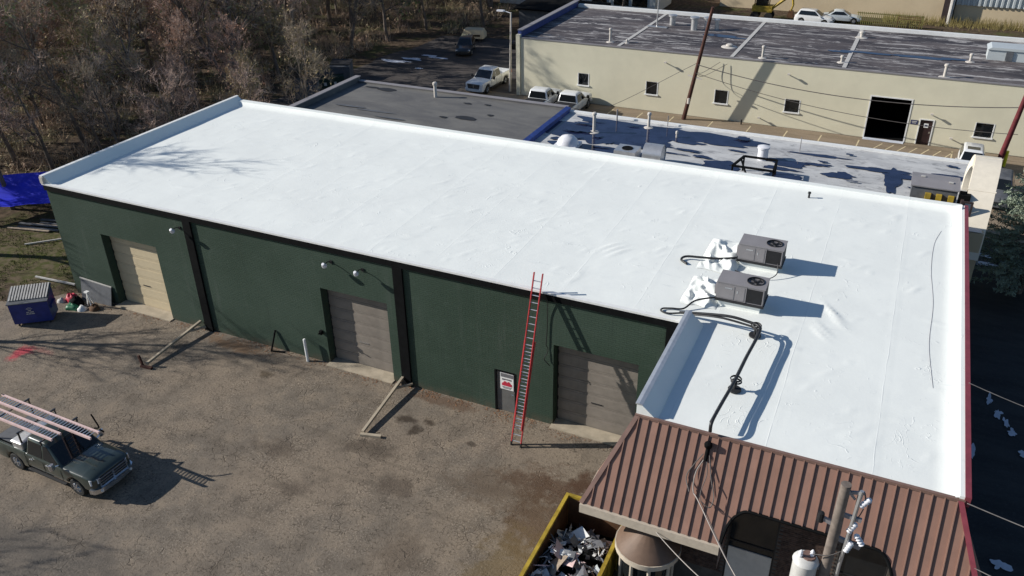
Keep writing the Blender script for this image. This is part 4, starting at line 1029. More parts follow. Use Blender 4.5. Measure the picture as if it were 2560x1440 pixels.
for (a, b, c, d) in ((rx0-0.05,ry0-0.04,rx0+0.08,ry1+0.04),(rx1-0.08,ry0-0.04,rx1+0.05,ry1+0.04),(rx0+0.082,ry1-0.07,rx1-0.082,ry1+0.05),(rx0+0.082,ry0-0.05,rx1-0.082,ry0+0.07)):
    m = MB(); m.box(a,b,rh-0.058,c,d,rh+0.05); m.build('top_rail', M['yellow'], RO)
for k in range(7):
    y = ry0+0.5+k*0.85
    for xx in (rx0-0.06, rx1+0.002):
        m = MB(); m.box(xx,y,0.25,xx+0.056,y+0.10,rh-0.062); m.build('side_rib', M['yellow'], RO)
m = MB()
m.add([(rx0+0.053,ry0+0.06,0.31),(rx0+0.053,ry1-0.06,0.31),(rx0+0.053,ry1-0.06,rh-0.07),(rx0+0.053,ry0+0.06,rh-0.07)], [(0,1,2,3)])
m.add([(rx1-0.053,ry0+0.06,0.31),(rx1-0.053,ry1-0.06,0.31),(rx1-0.053,ry1-0.06,rh-0.07),(rx1-0.053,ry0+0.06,rh-0.07)], [(3,2,1,0)])
m.add([(rx0+0.06,ry1-0.053,0.31),(rx1-0.06,ry1-0.053,0.31),(rx1-0.06,ry1-0.053,rh-0.07),(rx0+0.06,ry1-0.053,rh-0.07)], [(0,1,2,3)])
m.build('rusty_lining', M['rust'], RO)
def mk_debris():
    rng = random.Random(8); m = MB()
    n = 24; vs = []
    for j in range(2*n+1):
        for i in range(n+1):
            x = rx0+0.06+(rx1-rx0-0.12)*i/n; y = ry0+0.06+(ry1-ry0-0.12)*j/(2*n)
            fall = max(0, min(1, (ry1-0.4-y)/1.2))
            z = 0.32+fall*(0.75+0.35*mnoise.noise((x*1.3,y*1.3,0)))+0.12*mnoise.noise((x*5,y*5,3))*fall
            vs.append((x,y,max(0.31,z)))
    m.add(vs, [(j*(n+1)+i, j*(n+1)+i+1, (j+1)*(n+1)+i+1, (j+1)*(n+1)+i) for j in range(2*n) for i in range(n)], 0)
    for k in range(430):
        x = rng.uniform(rx0+0.25,rx1-0.25); y = rng.uniform(ry0+0.3,ry1-0.55)
        fall = max(0, min(1, (ry1-0.4-y)/1.2))
        z = 0.42+fall*(0.82+0.35*mnoise.noise((x*1.3,y*1.3,0)))+rng.uniform(0,0.10)
        a, b, c = rng.uniform(0,6.28), rng.uniform(-0.7,0.7), rng.uniform(-0.7,0.7)
        L, w_ = rng.choice(((0.6,0.06),(0.35,0.22),(0.9,0.05),(0.16,0.12),(0.7,0.4),(0.3,0.05),(0.5,0.10)))
        s = rng.uniform(0.5,1.1)
        m.M = Matrix.Translation((x,y,z)) @ Matrix.Rotation(a,4,'Z') @ Matrix.Rotation(b,4,'X') @ Matrix.Rotation(c,4,'Y')
        q = rng.uniform(0.02,0.1)
        j = [rng.uniform(0.5,1.4) for _ in range(8)]
        m.add([(-L/2*s*j[0],-w_/2*s*j[1],0),(0,-w_/2*s*j[2],q),(L/2*s*j[3],-w_/2*s*j[4],0),(L/2*s*j[5],w_/2*s*j[6],0.02),(0,w_/2*s*j[7],q*0.8),(-L/2*s*j[4],w_/2*s*j[3],-0.02)], [(0,1,4,5),(1,2,3,4)], rng.choice((1,1,1,1,2,3,3,4,5,6)))
        m.M = None
    return m
tag(mk_debris().build('roofing_scrap', [M['black'], M['white_paint'], M['wood'], M['bin_grey'], M['sign_grey'], M['ladder_pink'], M['corrug']], None), 'heap of torn white and grey roofing scrap filling the yellow skip', 'debris', kind='stuff')

BN = thing('blue_bin', 'navy blue refuse bin with pale ribbed lid at the left edge of the lot', 'bin', (0.0,-3.0,0), rad(38))
# local box: x right along front, y depth
m = MB(); m.prism([(-0.50,0.14),(0.62,0.14),(0.62,1.75),(-0.40,1.42),(-0.62,1.38)], -0.95, 0.95, axis='x'); m.build('body', M['blue_bin'], BN, world=False)
m = MB(); m.prism([(-0.70,1.40),(-0.40,1.435),(0.66,1.765),(0.66,1.80),(-0.40,1.475),(-0.70,1.44)], -1.0, 1.0, axis='x'); lid = m.build('lid', M['bin_grey'], BN, world=False)
for k in range(14):
    x = -0.90+k*0.138
    m = MB(); m.bar((x,-0.40,1.50),(x,0.64,1.825),0.075,0.05); m.build('lid_rib', M['lid_grey'], BN, world=False)
for s in (-1,1):
    m = MB(); m.box(s*1.0-0.05,-0.35,0.82,s*1.0+0.05,0.4,0.98); m.build('fork_pocket', M['blue_bin'], BN, world=False)
    for yy in (-0.45,0.45):
        m = MB(); m.cyl((s*0.75-0.03,yy,0.07),(s*0.75+0.03,yy,0.07),0.07,n=10); m.build('caster', M['plastic'], BN, world=False)
m = MB()
n = 9
for (r, w_) in ((0.16,0.02),(0.10,0.02)):
    for k in range(n): 
        a0, a1 = math.pi*(0.15+0.7*k/n), math.pi*(0.15+0.7*(k+1)/n)
        m.add([(r*math.cos(a0),-0.60,0.92+r*math.sin(a0)),(r*math.cos(a1),-0.60,0.92+r*math.sin(a1)),((r+w_)*math.cos(a1),-0.60,0.92+(r+w_)*math.sin(a1)),((r+w_)*math.cos(a0),-0.60,0.92+(r+w_)*math.sin(a0))], [(0,1,2,3)])
for (x0, x1, z) in ((-0.18,-0.04,0.60),(-0.01,0.18,0.60),(-0.2,-0.1,0.50),(-0.08,0.03,0.50),(0.05,0.2,0.50),(-0.06,0.06,0.70)): m.add([(x0,-0.60,z+0.2),(x1,-0.60,z+0.2),(x1,-0.60,z+0.255),(x0,-0.60,z+0.255)], [(0,1,2,3)])
m.build('printed_emblem', M['lid_grey'], BN, world=False)

def rear_bin(x, y, rz, mat, label, hgt=1.5, w=1.9, marks=False):
    t = thing('refuse_bin', label, 'bin', (x,y,0), rz, 'bins at the edge of the wood')
    m = MB(); m.prism([(-0.7,0.1),(0.7,0.1),(0.75,hgt),(-0.55,hgt-0.2),(-0.7,hgt-0.35)], -w/2, w/2, axis='x'); m.build('body', mat, t, world=False)
    m = MB(); m.prism([(-0.6,hgt-0.19),(0.8,hgt+0.01),(0.8,hgt+0.06),(-0.6,hgt-0.13)], -w/2-0.04, w/2+0.04, axis='x'); m.build('lid', M['plastic'], t, world=False)
    if marks:
        for dx in (-0.5,0.45):
            m = MB(); m.box(dx-0.13,-0.712,0.65,dx+0.13,-0.702,0.95); m.build('sticker', M['lid_grey'], t, world=False)
rear_bin(-10.7,35.2,rad(25),M['bin_grey'],'dark grey refuse bin nearest the white roof at the wood edge',1.7,2.2)
rear_bin(-10.3,38.4,rad(40),M['bin_green'],'dark green refuse bin with pale stickers beside the grey bin',1.8,2.6,True)
rear_bin(-11.6,42.2,rad(20),M['bin_grey'],'dark bin farthest back in the row at the wood edge',1.7,2.0)

# ------------------------------------------------------------------ left yard, junk by the wall
TP = thing('tarpaulin_shelter', 'bright blue tarpaulin stretched beside the left end of the warehouse', 'tarpaulin', (-10.5,6.2,0))
m = MB(); nx, ny = 16, 12; vs = []
cs = [(-14.6,3.6,1.1),(-9.6,6.6,1.25),(-9.4,9.6,2.6),(-15.5,6.6,2.2)]
for j in range(ny+1):
    for i in range(nx+1):
        u, v = i/nx, j/ny
        p = [(1-u)*(1-v)*cs[0][k]+u*(1-v)*cs[1][k]+u*v*cs[2][k]+(1-u)*v*cs[3][k] for k in range(3)]
        p[2] += -0.35*math.sin(math.pi*u)*math.sin(math.pi*v)+0.10*mnoise.noise((u*5,v*4,2)); vs.append(tuple(p))
m.add(vs, [(j*(nx+1)+i, j*(nx+1)+i+1, (j+1)*(nx+1)+i+1, (j+1)*(nx+1)+i) for j in range(ny) for i in range(nx)]); m.build('sheet', M['tarp'], TP, smooth=60)
for c in cs: 
    m = MB(); m.cyl((c[0],c[1],0),(c[0],c[1],c[2]),0.05,n=6); m.build('post', M['wood'], TP)
rng = random.Random(3)
for k in range(7):
    y = 4.3+k*0.32; x0 = -11.5+k*0.25+rng.uniform(-0.4,0.4); x1 = x0+rng.uniform(2.6,3.4)
    m = MB(); m.bar((x0,y,0.06+0.05*(k%3)),(x1,y+0.7+rng.uniform(-0.1,0.1),0.07+0.05*(k%3)),0.2,0.05)
    tag(m.build('loose_board', M['bin_grey'] if k%3 else M['wood'], None), 'weathered loose board lying on the ground by the blue tarpaulin', 'board', 'boards by the tarpaulin')
m = MB(); m.bar((-4.1,0.25,0.10),(-1.1,0.45,0.14),0.09,0.09); tag(m.build('timber_post', M['lid_grey'], None), 'pale timber post lying on the grass by the warehouse corner', 'timber')
m = MB(); m.bar((-8.5,3.0,0.05),(-6.8,4.6,0.08),0.08,0.08); tag(m.build('timber_post', M['lid_grey'], None), 'pale stick lying in the grass below the blue tarpaulin', 'timber')
# junk pile
m = MB(); m.add([(0.45,-0.45,0.02),(2.6,-0.38,0.02),(2.55,-0.06,1.0),(0.3,-0.08,1.15),(0.45,-0.40,0.02),(2.6,-0.33,0.02),(2.55,-0.01,1.0),(0.3,-0.03,1.15)], [(0,1,2,3),(7,6,5,4),(0,4,5,1),(1,5,6,2),(2,6,7,3),(3,7,4,0)]); pb = tag(m.build('scrap_board', M['bin_grey'], None), 'dark board leaning against the green wall left of the beige door', 'board')
m = MB(); m.bar((0.28,-0.10,1.19),(2.58,-0.05,1.04),0.06,0.06); m.build('edge_strip', M['lid_grey'], pb)
tr_ = thing('folded_stand', 'white folded metal stand among the junk by the beige door', 'stand', (1.6,-0.9,0))
for dx, dy in ((-0.25,0.05),(0.25,-0.1),(0.05,0.25)): 
    m = MB(); m.bar((1.6+dx,-0.9+dy,0.02),(1.62,-0.88,0.95),0.05,0.05); m.build('leg', M['white_paint'], tr_)
m = MB(); m.box(1.50,-0.98,0.93,1.74,-0.78,1.0); m.build('head', M['white_paint'], tr_)
def lump(x, y, r, h, mat, seed, name, label, cat):
    m = MB(); nn = 12; rings = []
    for i in range(6):
        f = i/5; rr = r*math.cos(f*math.pi/2*0.98)+0.005
        rings.append([(x+rr*(1+0.5*mnoise.noise((math.cos(a)*1.5+seed,math.sin(a)*1.5,f)))*math.cos(a), y+rr*(1+0.5*mnoise.noise((math.cos(a)*1.5,seed+math.sin(a)*1.5,f)))*math.sin(a)*0.8, 0.0+h*math.sin(f*math.pi/2)*(1+0.5*mnoise.noise((a,f*3,seed)))) for a in [2*math.pi*k/nn for k in range(nn)]])
    m.loft(rings); tag(m.build(name, mat, None, smooth=60), label, cat)
lump(0.0,-0.75,0.38,0.42,M['sign_red'],1.3,'cloth_heap','red cloth heap on the ground beside the leaning dark board','cloth')
lump(0.62,-0.95,0.40,0.48,M['black'],4.2,'rubbish_bag','black rubbish bag between the red heap and white stand','bag')
lump(0.75,-1.35,0.42,0.26,M['green_cloth'],7.7,'plastic_heap','green plastic heap in front of the black rubbish bag','plastic')
lump(1.35,-1.25,0.30,0.22,M['white_paint'],2.7,'paper_heap','pale crumpled paper heap at the foot of the white stand','paper')
lump(1.95,-0.95,0.34,0.25,M['rust'],5.5,'scrap_heap','small rusty scrap heap right of the white stand','scrap')
lump(-0.4,-1.1,0.25,0.22,M['lid_grey'],9.5,'paper_heap','small grey paper heap left of the red heap','paper')
# guard rails running out from the wall
GR = thing('timber_rail', 'pale timber rail running out from the leftmost column with an upright stub', 'rail', (8.78,-2.0,0), 0, 'rails running out from the wall')
m = MB(); m.bar((8.78,-0.06,0.42),(8.80,-3.9,0.16),0.12,0.12); m.build('beam', M['concrete'], GR)
m = MB(); m.bar((8.62,-3.98,0.0),(8.50,-3.98,0.62),0.10,0.10); m.build('stub', M['wood_dark'], GR)
m = MB(); m.bar((8.55,-4.04,0.06),(9.2,-3.98,0.06),0.14,0.11); m.build('foot', M['wood_dark'], GR)
m = MB(); m.bar((9.15,-0.10,0.20),(8.80,-1.0,0.33),0.09,0.09); m.build('brace', M['concrete'], GR)
GR = thing('timber_rail', 'pale timber rail running out from the right hand black column with a flat foot', 'rail', (21.2,-2.0,0), 0, 'rails running out from the wall')
m = MB(); m.bar((21.12,-0.06,0.42),(21.40,-3.95,0.14),0.12,0.12); m.build('beam', M['concrete'], GR)
m = MB(); m.bar((21.34,-4.05,0.06),(22.25,-3.82,0.06),0.15,0.11); m.build('foot', M['concrete'], GR)
m = MB(); m.bar((21.62,-0.10,0.20),(21.2,-0.9,0.34),0.09,0.09); m.build('brace', M['concrete'], GR)
# small posts by the wall
m = MB(); m.bar((13.55,-0.35,0),(13.75,-0.04,1.12),0.07,0.07); m.bar((13.55,-0.38,0.04),(14.3,-0.2,0.04),0.06,0.06); tag(m.build('leaning_prop', M['black'], None), 'small black prop leaning on the green wall left of the middle door', 'prop')
m = MB(); m.cyl((15.78,-0.32,0),(15.72,-0.28,1.22),0.075,n=12); m.lathe([(0.075,0),(0.05,0.04),(0.0,0.05)], (15.72,-0.28,1.22), 12); tag(m.build('guard_post', M['white_paint'], None, smooth=40), 'short white guard post standing left of the middle overhead door', 'post')
m = MB(); m.box(16.58,-0.16,1.66,16.72,-0.003,1.86); m.tube([(16.65,-0.16,1.76),(16.65,-0.30,1.80)],0.03,6); tag(m.build('hose_tap', M['black'], None), 'small black fitting on the wall beside the middle overhead door', 'tap')
rng = random.Random(77)
m = MB()
def stones(m, n, fx):
    for _ in range(n):
        x, y, s = fx()
        a = rng.uniform(0,6.28); c, sn = math.cos(a), math.sin(a)
        pts = [(-1,-0.7),(0.8,-0.9),(1,0.6),(-0.5,0.9)]
        b = len(m.v)
        m.add([(x+(p*c-q*sn)*s, y+(p*sn+q*c)*s, 0.001) for p,q in pts]+[(x+(p*c-q*sn)*s*0.5, y+(p*sn+q*c)*s*0.5, s*rng.uniform(0.3,0.7)) for p,q in pts], [(4,5,6,7),(0,1,5,4),(1,2,6,5),(2,3,7,6),(3,0,4,7)])
def f1():
    cx, cy, r = rng.choice(((22,-4.8,1.3),(18,-7,1.6),(24,-6.5,2.2),(20,-9,2.0),(26,-8,2.2),(12.5,-0.8,1.5),(16,-6,1.5),(22,-11,2.5),(28,-3.6,1.0)))
    return cx+rng.gauss(0,r), min(-0.25, cy+rng.gauss(0,r*0.6)), rng.uniform(0.008,0.022)
def f2(): return rng.uniform(-2,31), rng.uniform(-15.5,-0.3), rng.uniform(0.006,0.018)
stones(m, 2200, f1); stones(m, 1500, f2)
tag(m.build('loose_gravel', simple('loose_stone',(0.2,0.165,0.125),0.9,var=0.5,scale=3), None), 'loose stone and asphalt crumbs strewn over the lot', 'gravel', kind='stuff')

m = MB(); rng = random.Random(31)
for _ in range(2600):
    x = rng.uniform(-0.2, 33); y = -0.02-abs(rng.gauss(0,0.32))
    if rng.random() > 0.25+0.75*(mnoise.noise((x*0.5,0,7)) > 0.0): continue
    a = rng.uniform(0,6.28); q = rng.uniform(0.02,0.05)
    m.add([(x+q*math.cos(a),y+q*math.sin(a),0.008),(x+q*math.cos(a+2.1),y+q*math.sin(a+2.1),0.02),(x+q*math.cos(a+4.2),y+q*math.sin(a+4.2),0.012)], [(0,1,2)])
tag(m.build('leaf_litter', simple('dead_leaf_litter',(0.24,0.13,0.07),0.9,var=0.5,scale=2), None), 'dead brown leaves drifted along the foot of the green wall', 'leaves', kind='stuff')

# ------------------------------------------------------------------ rear buildings
ZB = 5.4
RD = thing('dark_roof_building', 'low building with dark grey flat roof right behind the white roof', 'building', (10.5,20,0))
m = MB(); m.box(1.7,15.6,0,19.1,25.9,ZB); m.build('wall', M['bin_grey'], RD)
def grid_roof(name, x0, x1, y0, y1, z, mat, par, amp=0.02, st_=0.5):
    m = MB(); nx = max(1,int((x1-x0)/st_)); ny = max(1,int((y1-y0)/st_))
    m.add([(x0+(x1-x0)*i/nx, y0+(y1-y0)*j/ny, z+amp*mnoise.noise((i*st_*0.5,j*st_*0.7,z))) for j in range(ny+1) for i in range(nx+1)], [(j*(nx+1)+i, j*(nx+1)+i+1, (j+1)*(nx+1)+i+1, (j+1)*(nx+1)+i) for j in range(ny) for i in range(nx)])
    return m.build(name, mat, par, smooth=60)
grid_roof('roof', 1.95, 19.0, 15.6, 25.7, ZB+0.05, M['roof_dark'], RD)
m = MB(); m.box(1.6,15.6,ZB-0.3,1.95,26.05,ZB+0.42); m.build('parapet', M['roof_dark'], RD)
m = MB(); m.box(1.55,15.6,ZB+0.422,2.0,26.1,ZB+0.48); m.build('coping', M['hvac'], RD)
m = MB(); m.box(2.0,25.7,ZB-0.3,19.1,26.05,ZB+0.16); m.build('parapet', M['roof_dark'], RD)
m = MB(); m.box(2.01,25.68,ZB+0.162,19.1,26.08,ZB+0.21); m.build('coping', M['hvac'], RD)
m = MB(); m.cyl((9.3,24.7,ZB),(9.3,24.7,ZB+1.0),0.12,n=10); m.lathe([(0.17,0.95),(0.17,1.1),(0.1,1.16),(0,1.16)], (9.3,24.7,ZB), 10); m.build('vent_pipe', M['pvc'], RD, smooth=40)
rng = random.Random(15)
for k, (x, y, rx, ry) in enumerate(((5.0,24.9,0.8,0.35),(3.7,25.0,0.6,0.15),(12.2,24.2,0.3,0.15),(13.6,24.4,0.25,0.12),(13.5,21.3,0.8,0.35),(12.0,20.9,0.3,0.15),(14.8,22.4,0.25,0.15),(7.0,20.2,1.6,0.14),(4.6,20.5,1.2,0.16),(8.8,19.3,1.2,0.12))):
    blob(x,y,rx,ry,ZB+0.075+0.003*k,200+k).build('roof_patch', M['plastic'] if k < 7 else M['bin_grey'], RD)

RL = thing('wet_roof_building', 'low building with pale wet roof and puddles behind the white roof', 'building', (32,20,0))
m = MB(); m.box(19.12,15.6,0,44.7,25.4,ZB-0.02); m.build('wall', M['tan_far'], RL)
grid_roof('roof', 19.5, 44.6, 15.6, 25.2, ZB+0.03, M['roof_light'], RL, 0.008)
m = MB(); m.prism([(19.14,ZB),(19.5,ZB),(19.46,ZB+0.30),(19.14,ZB+0.36)], 15.6, 25.45, axis='y'); m.build('parapet', simple('navy_blue_edge',(0.03,0.06,0.24),0.5), RL)  # left parapet coloured navy blue on every face
m = MB(); m.add([(19.12,25.2,ZB-0.1),(44.72,23.6,ZB-0.1),(44.72,25.5,ZB-0.1),(19.12,25.5,ZB-0.1),(19.12,25.2,ZB+0.14),(44.72,25.2,ZB+0.14),(44.72,25.5,ZB+0.14),(19.12,25.5,ZB+0.14)], [(4,5,6,7)]); 
m = MB(); m.box(19.13,25.2,ZB-0.1,44.72,25.5,ZB+0.14); m.build('edge_strip', M['white_paint'], RL)
m = MB(); m.box(19.10,25.51,ZB-0.15,44.75,25.58,ZB+0.12); m.build('gutter', M['maroon_wall'], RL)
PUD = [(23.0,21.4,3.5,2.2,3),(22.6,23.9,2.6,0.8,5),(28.0,23.6,3.6,1.2,9),(24.4,18.6,3.2,1.6,12),(26.6,21.4,1.2,0.5,31),(36.2,23.3,1.6,0.2,33),(43.0,22.6,0.9,0.3,35),(32.4,16.6,1.3,0.5,36),(28.3,22.6,1.0,0.35,13),(30.4,22.9,1.3,0.25,14),(29.9,17.6,1.4,0.7,17),(31.2,19.4,0.9,0.9,18),(34.4,21.3,1.2,0.55,21),(34.5,20.2,1.0,0.25,22),(34.9,18.8,1.1,0.9,23),(37.6,20.6,0.75,0.5,24),(39.6,22.2,1.5,0.35,25),(40.2,20.6,0.45,1.6,26),(41.3,21.5,1.2,0.35,27),(39.4,16.6,1.6,0.35,28),(41.7,20.0,0.5,0.25,29),(42.3,20.7,0.5,0.2,30)]
rngp = random.Random(12)
for k in range(26):
    PUD.append((rngp.uniform(20.5,43.5), rngp.uniform(17.2,24.6), rngp.uniform(0.2,0.9), rngp.uniform(0.08,0.3), 400+k))
for k, (x, y, rx, ry, sd) in enumerate(PUD):
    blob(x,y,rx,ry,ZB+0.045+0.002*k,sd+300,64,0.62).build('puddle', M['puddle'], RL)
def vent(par, x, y, z, h, r=0.09, flange=True, mat=None):
    m = MB(); m.cyl((x,y,z),(x,y,z+h),r,n=10); m.lathe([(r*1.5,h-0.06),(r*1.5,h+0.06),(r*0.9,h+0.12),(0,h+0.12)], (x,y,z), 10)
    if flange: m.lathe([(r*3.6,0.03),(r*3.4,0.07),(r*1.2,0.12)], (x,y,z), 12)
    m.build('vent_pipe', mat or M['pvc'], par, smooth=40)
vent(RL,22.4,22.0,ZB,1.25,0.10); vent(RL,25.35,24.2,ZB,0.95,0.09); vent(RL,27.5,23.1,ZB,0.35,0.06,False)
m = MB(); m.cyl((23.0,24.8,ZB),(23.0,24.8,ZB+0.8),0.05,n=8); m.build('vent_pipe', M['hvac'], RL)
m = MB(); m.cyl((26.4,24.95,ZB),(26.4,24.95,ZB+0.75),0.03,n=8); m.build('vent_pipe', M['hvac'], RL)
m = MB(); m.cyl((34.9,23.6,ZB),(34.9,23.6,ZB+0.9),0.025,n=6); m.build('vent_pipe', M['hvac'], RL)
# skylight dome
m = MB(); m.box(21.1,18.3,ZB,22.5,19.6,ZB+0.25); m.lathe([(0.68,0.25),(0.6,0.5),(0.4,0.7),(0.0,0.8)], (21.8,18.95,ZB), 16); tag(m.build('skylight_dome', M['porcelain'], None, smooth=40), 'white dome skylight at the edge of the wet roof', 'skylight')
FB = thing('fan_box', 'square pale fan housing with a round hole on the wet roof', 'fan housing', (25.7,18.5,ZB))
m = MB(); m.box(25.1,17.9,ZB,26.4,19.1,ZB+0.65); m.build('housing', M['alu'], FB)
m = MB(); m.lathe([(0.0,0.66),(0.3,0.66),(0.32,0.69),(0.34,0.655)], (25.75,18.5,ZB), 16); m.build('fan_hole', M['black'], FB)
m = MB(); m.box(25.08,17.89,ZB+0.1,26.3,17.898,ZB+0.45); m.build('side_opening', M['black'], FB)
m = MB(); m.lathe([(0.62,0),(0.62,1.1)], (26.9,18.2,ZB+0.62), 20, axis='x'); m.lathe([(0.0,0.05),(0.62,0.05)], (26.9,18.2,ZB+0.62), 20, axis='x'); m.lathe([(0.0,1.05),(0.62,1.05)], (26.9,18.2,ZB+0.62), 20, axis='x'); m.box(27.1,17.9,ZB,27.25,18.5,ZB+0.3); m.box(27.65,17.9,ZB,27.8,18.5,ZB+0.3)
tag(m.build('metal_drum', M['alu'], None, smooth=40), 'pale metal drum lying beside the fan housing on the wet roof', 'drum')
m = MB(); m.cyl((33.1,21.4,ZB),(33.1,21.4,ZB+0.75),0.30,n=18); m.lathe([(0.36,0.72),(0.36,0.82),(0.1,0.9),(0,0.9)], (33.1,21.4,ZB), 18); tag(m.build('exhaust_vent', M['porcelain'], None, smooth=40), 'short white exhaust vent behind the black frame on the wet roof', 'vent')
FR = thing('steel_frame', 'open black steel frame standing on the wet roof by the white parapet', 'frame', (33.2,18.0,ZB))
fp = [(32.1,17.5),(34.3,17.5),(34.2,19.2),(32.4,19.2)]
for (x, y) in fp:
    m = MB(); m.bar((x,y,ZB),(x,y,ZB+0.85),0.09,0.09); m.build('leg', M['black'], FR)
for i in range(4):
    a, b = fp[i], fp[(i+1)%4]; m = MB(); m.bar((a[0],a[1],ZB+0.9),(b[0],b[1],ZB+0.9),0.12,0.10); m.build('rail', M['black'], FR)
m = MB(); m.bar((32.3,18.9,ZB+0.8),(33.0,17.6,ZB+0.15),0.08,0.08); m.build('brace', M['black'], FR)
RT = thing('dust_collector_unit', 'dark grey roof unit with yellow brackets beside the beige duct', 'roof unit', (42.2,17.8,ZB))
m = MB(); m.box(41.15,17.0,ZB+0.72,43.25,18.7,ZB+1.42); m.build('cabinet', M['bin_grey'], RT)
m = MB(); m.prism([(16.92,ZB+1.422),(18.8,ZB+1.422),(18.8,ZB+1.48),(17.9,ZB+1.56),(16.92,ZB+1.48)], 41.08, 43.32, axis='x'); m.build('lid', M['hvac'], RT)
for x, y in ((41.25,17.1),(43.05,17.1),(41.25,18.5),(43.05,18.5)): m = MB(); m.box(x,y,ZB,x+0.12,y+0.12,ZB+0.718); m.build('leg', M['black'], RT)
for x in (41.95,42.45,43.0):
    m = MB(); m.box(x-0.13,16.80,ZB+0.78,x+0.13,16.998,ZB+1.16); m.build('bracket', M['yellow'], RT)
m = MB(); m.box(41.7,16.72,ZB+0.73,43.2,16.99,ZB+0.776); m.build('rail', M['yellow'], RT)
for x, y in ((41.5,18.0),(42.8,17.6)): m = MB(); m.box(x,y,ZB+1.56,x+0.2,y+0.14,ZB+1.60); m.build('label_plate', M['lid_grey'], RT)
m = MB(); m.box(43.35,16.9,ZB+0.6,43.85,17.5,ZB+1.3); m.build('fan_box', M['black'], RT)

DU = thing('beige_duct', 'big beige duct rising over the wet roof corner and bending down', 'duct', (44.3,19,0))
path = catpath([(44.15,15.75,3.9),(44.2,16.3,5.2),(44.3,17.6,6.6),(44.4,19.0,7.35),(44.45,20.0,7.45),(44.4,20.8,7.1),(44.3,21.2,6.3),(44.3,21.3,5.4)], 4)
rings = []
for i, p in enumerate(path):
    d = (path[min(i+1,len(path)-1)]-path[max(i-1,0)]).normalized(); s = Vector((1,0,0)); tt = s.cross(d).normalized()
    rings.append([tuple(p+s*a+tt*b) for a, b in ((-0.6,-0.3),(0.6,-0.3),(0.6,0.3),(-0.6,0.3))])
m = MB(); m.loft(rings); m.build('duct_run', M['duct'], DU, smooth=35)
m = MB()
for i in (8,15): 
    r = rings[i]; m.loft([[tuple(Vector(q)+(Vector(q)-path[i])*0.06) for q in rr] for rr in (rings[i],)] + [[tuple(Vector(q)+(Vector(q)-path[i])*0.06+(path[i+1]-path[i]).normalized()*0.08) for q in rings[i]]])
m.build('flange', M['duct'], DU)
m = MB(); m.box(43.45,16.4,ZB+0.0,43.58,18.0,ZB+1.1); m.box(43.45,16.4,ZB+1.1,44.0,16.5,ZB+1.18); m.box(43.9,16.4,ZB,44.0,16.5,ZB+1.1); m.build('support_frame', M['maroon_wall'], DU)

# ------------------------------------------------------------------ cream building
ZT = 5.25; TY = 44.0
TB = thing('cream_building', 'long cream painted block building with frosty roof and small dark windows', 'building', (28,50,0))
wins = [(12.98,1.62,1.05,1.05),(19.33,1.5,1.08,1.1),(25.38,1.42,1.15,1.12),(31.2,1.37,1.22,1.05),(45.4,1.15,1.3,1.1)]
ops = [(x,x+w,z,z+h) for x,z,w,h in wins] + [(37.72,40.65,0,3.38),(41.57,42.5,0,1.98)]
m = MB(); wall_grid(m, 7.3, 60, 0, ZT, ops, TY, 0.3); m.build('front_wall', M['tan_wall'], TB)
m = MB(); m.box(6.9,TY-0.12,0,7.28,TY+0.25,ZT+0.30); m.build('corner_pier', M['tan_wall'], TB)
m = MB(); m.box(7.0,TY+0.26,0,7.3,58.6,ZT); m.build('side_wall', M['tan_wall'], TB)
m = MB(); m.box(7.3,58.3,0,60,58.6,ZT); m.build('back_wall', M['tan_wall'], TB)
grid_roof('roof', 7.3, 60, TY+0.05, 58.4, ZT+0.04, M['roof_frost'], TB, 0.01)
m = MB(); m.box(7.29,TY-0.05,ZT+0.002,60,TY+0.12,ZT+0.10); m.build('roof_edge', M['hvac'], TB)
m = MB(); m.box(6.95,TY+0.26,ZT+0.002,7.28,58.75,ZT+0.62); m.build('parapet', simple('shade_blue_parapet',(0.035,0.06,0.22),0.5), TB)  # blue of the shaded inner face painted over the whole parapet
m = MB(); m.box(6.90,TY+0.25,ZT+0.622,7.40,58.8,ZT+0.68); m.build('coping', M['hvac'], TB)
m = MB(); m.box(7.42,58.4,ZT-0.1,60,58.8,ZT+0.35); m.build('parapet', M['white_paint'], TB)
for k, (xa, xb) in enumerate(((16.6,16.9),(26.45,26.6),(35.3,35.4))):
    m = MB(); m.add([(xa-0.2,TY+0.3,ZT+0.075),(xa+0.12,TY+0.3,ZT+0.075),(xb+0.12,58.3,ZT+0.075),(xb-0.2,58.3,ZT+0.075)], [(0,1,2,3)]); m.build('roof_seam', M['lid_grey'], TB)
for k, (x, y, rx, ry) in enumerate(((24.2,51.2,1.6,0.5),(25.6,50.9,0.8,0.25),(36.5,49.8,2.0,0.35),(40.5,49.8,2.2,0.45),(43.0,50.2,1.2,0.3),(34.2,49.3,0.9,0.3))):
    blob(x,y,rx,ry,ZT+0.075+0.003*k,500+k,48,0.4).build('puddle', M['puddle'], TB)
for (x, y, h, r) in ((15.4,45.45,1.15,0.10),(28.8,44.95,0.95,0.10),(42.5,44.4,0.95,0.12),(16.9,45.6,0.25,0.06),(34.9,45.9,0.5,0.10),(35.6,55.2,0.5,0.15),(44.3,49.9,0.6,0.10),(25.5,47.6,0.2,0.2)):
    vent(TB, x, y, ZT, h, r, True)
for (x, y, h, r) in ((18.7,54.0,0.9,0.28),(21.1,52.7,1.15,0.30),(22.2,53.2,1.1,0.26),(23.0,53.6,0.9,0.2)):
    vent(TB, x, y, ZT, h, r, False, M['alu'])
m = MB(); m.cyl((17.6,52.5,ZT),(17.6,52.5,ZT+4.2),0.06,n=8); m.box(16.7,52.3,ZT+0.05,18.6,52.7,ZT+0.12); m.build('antenna_mast', M['alu'], TB)
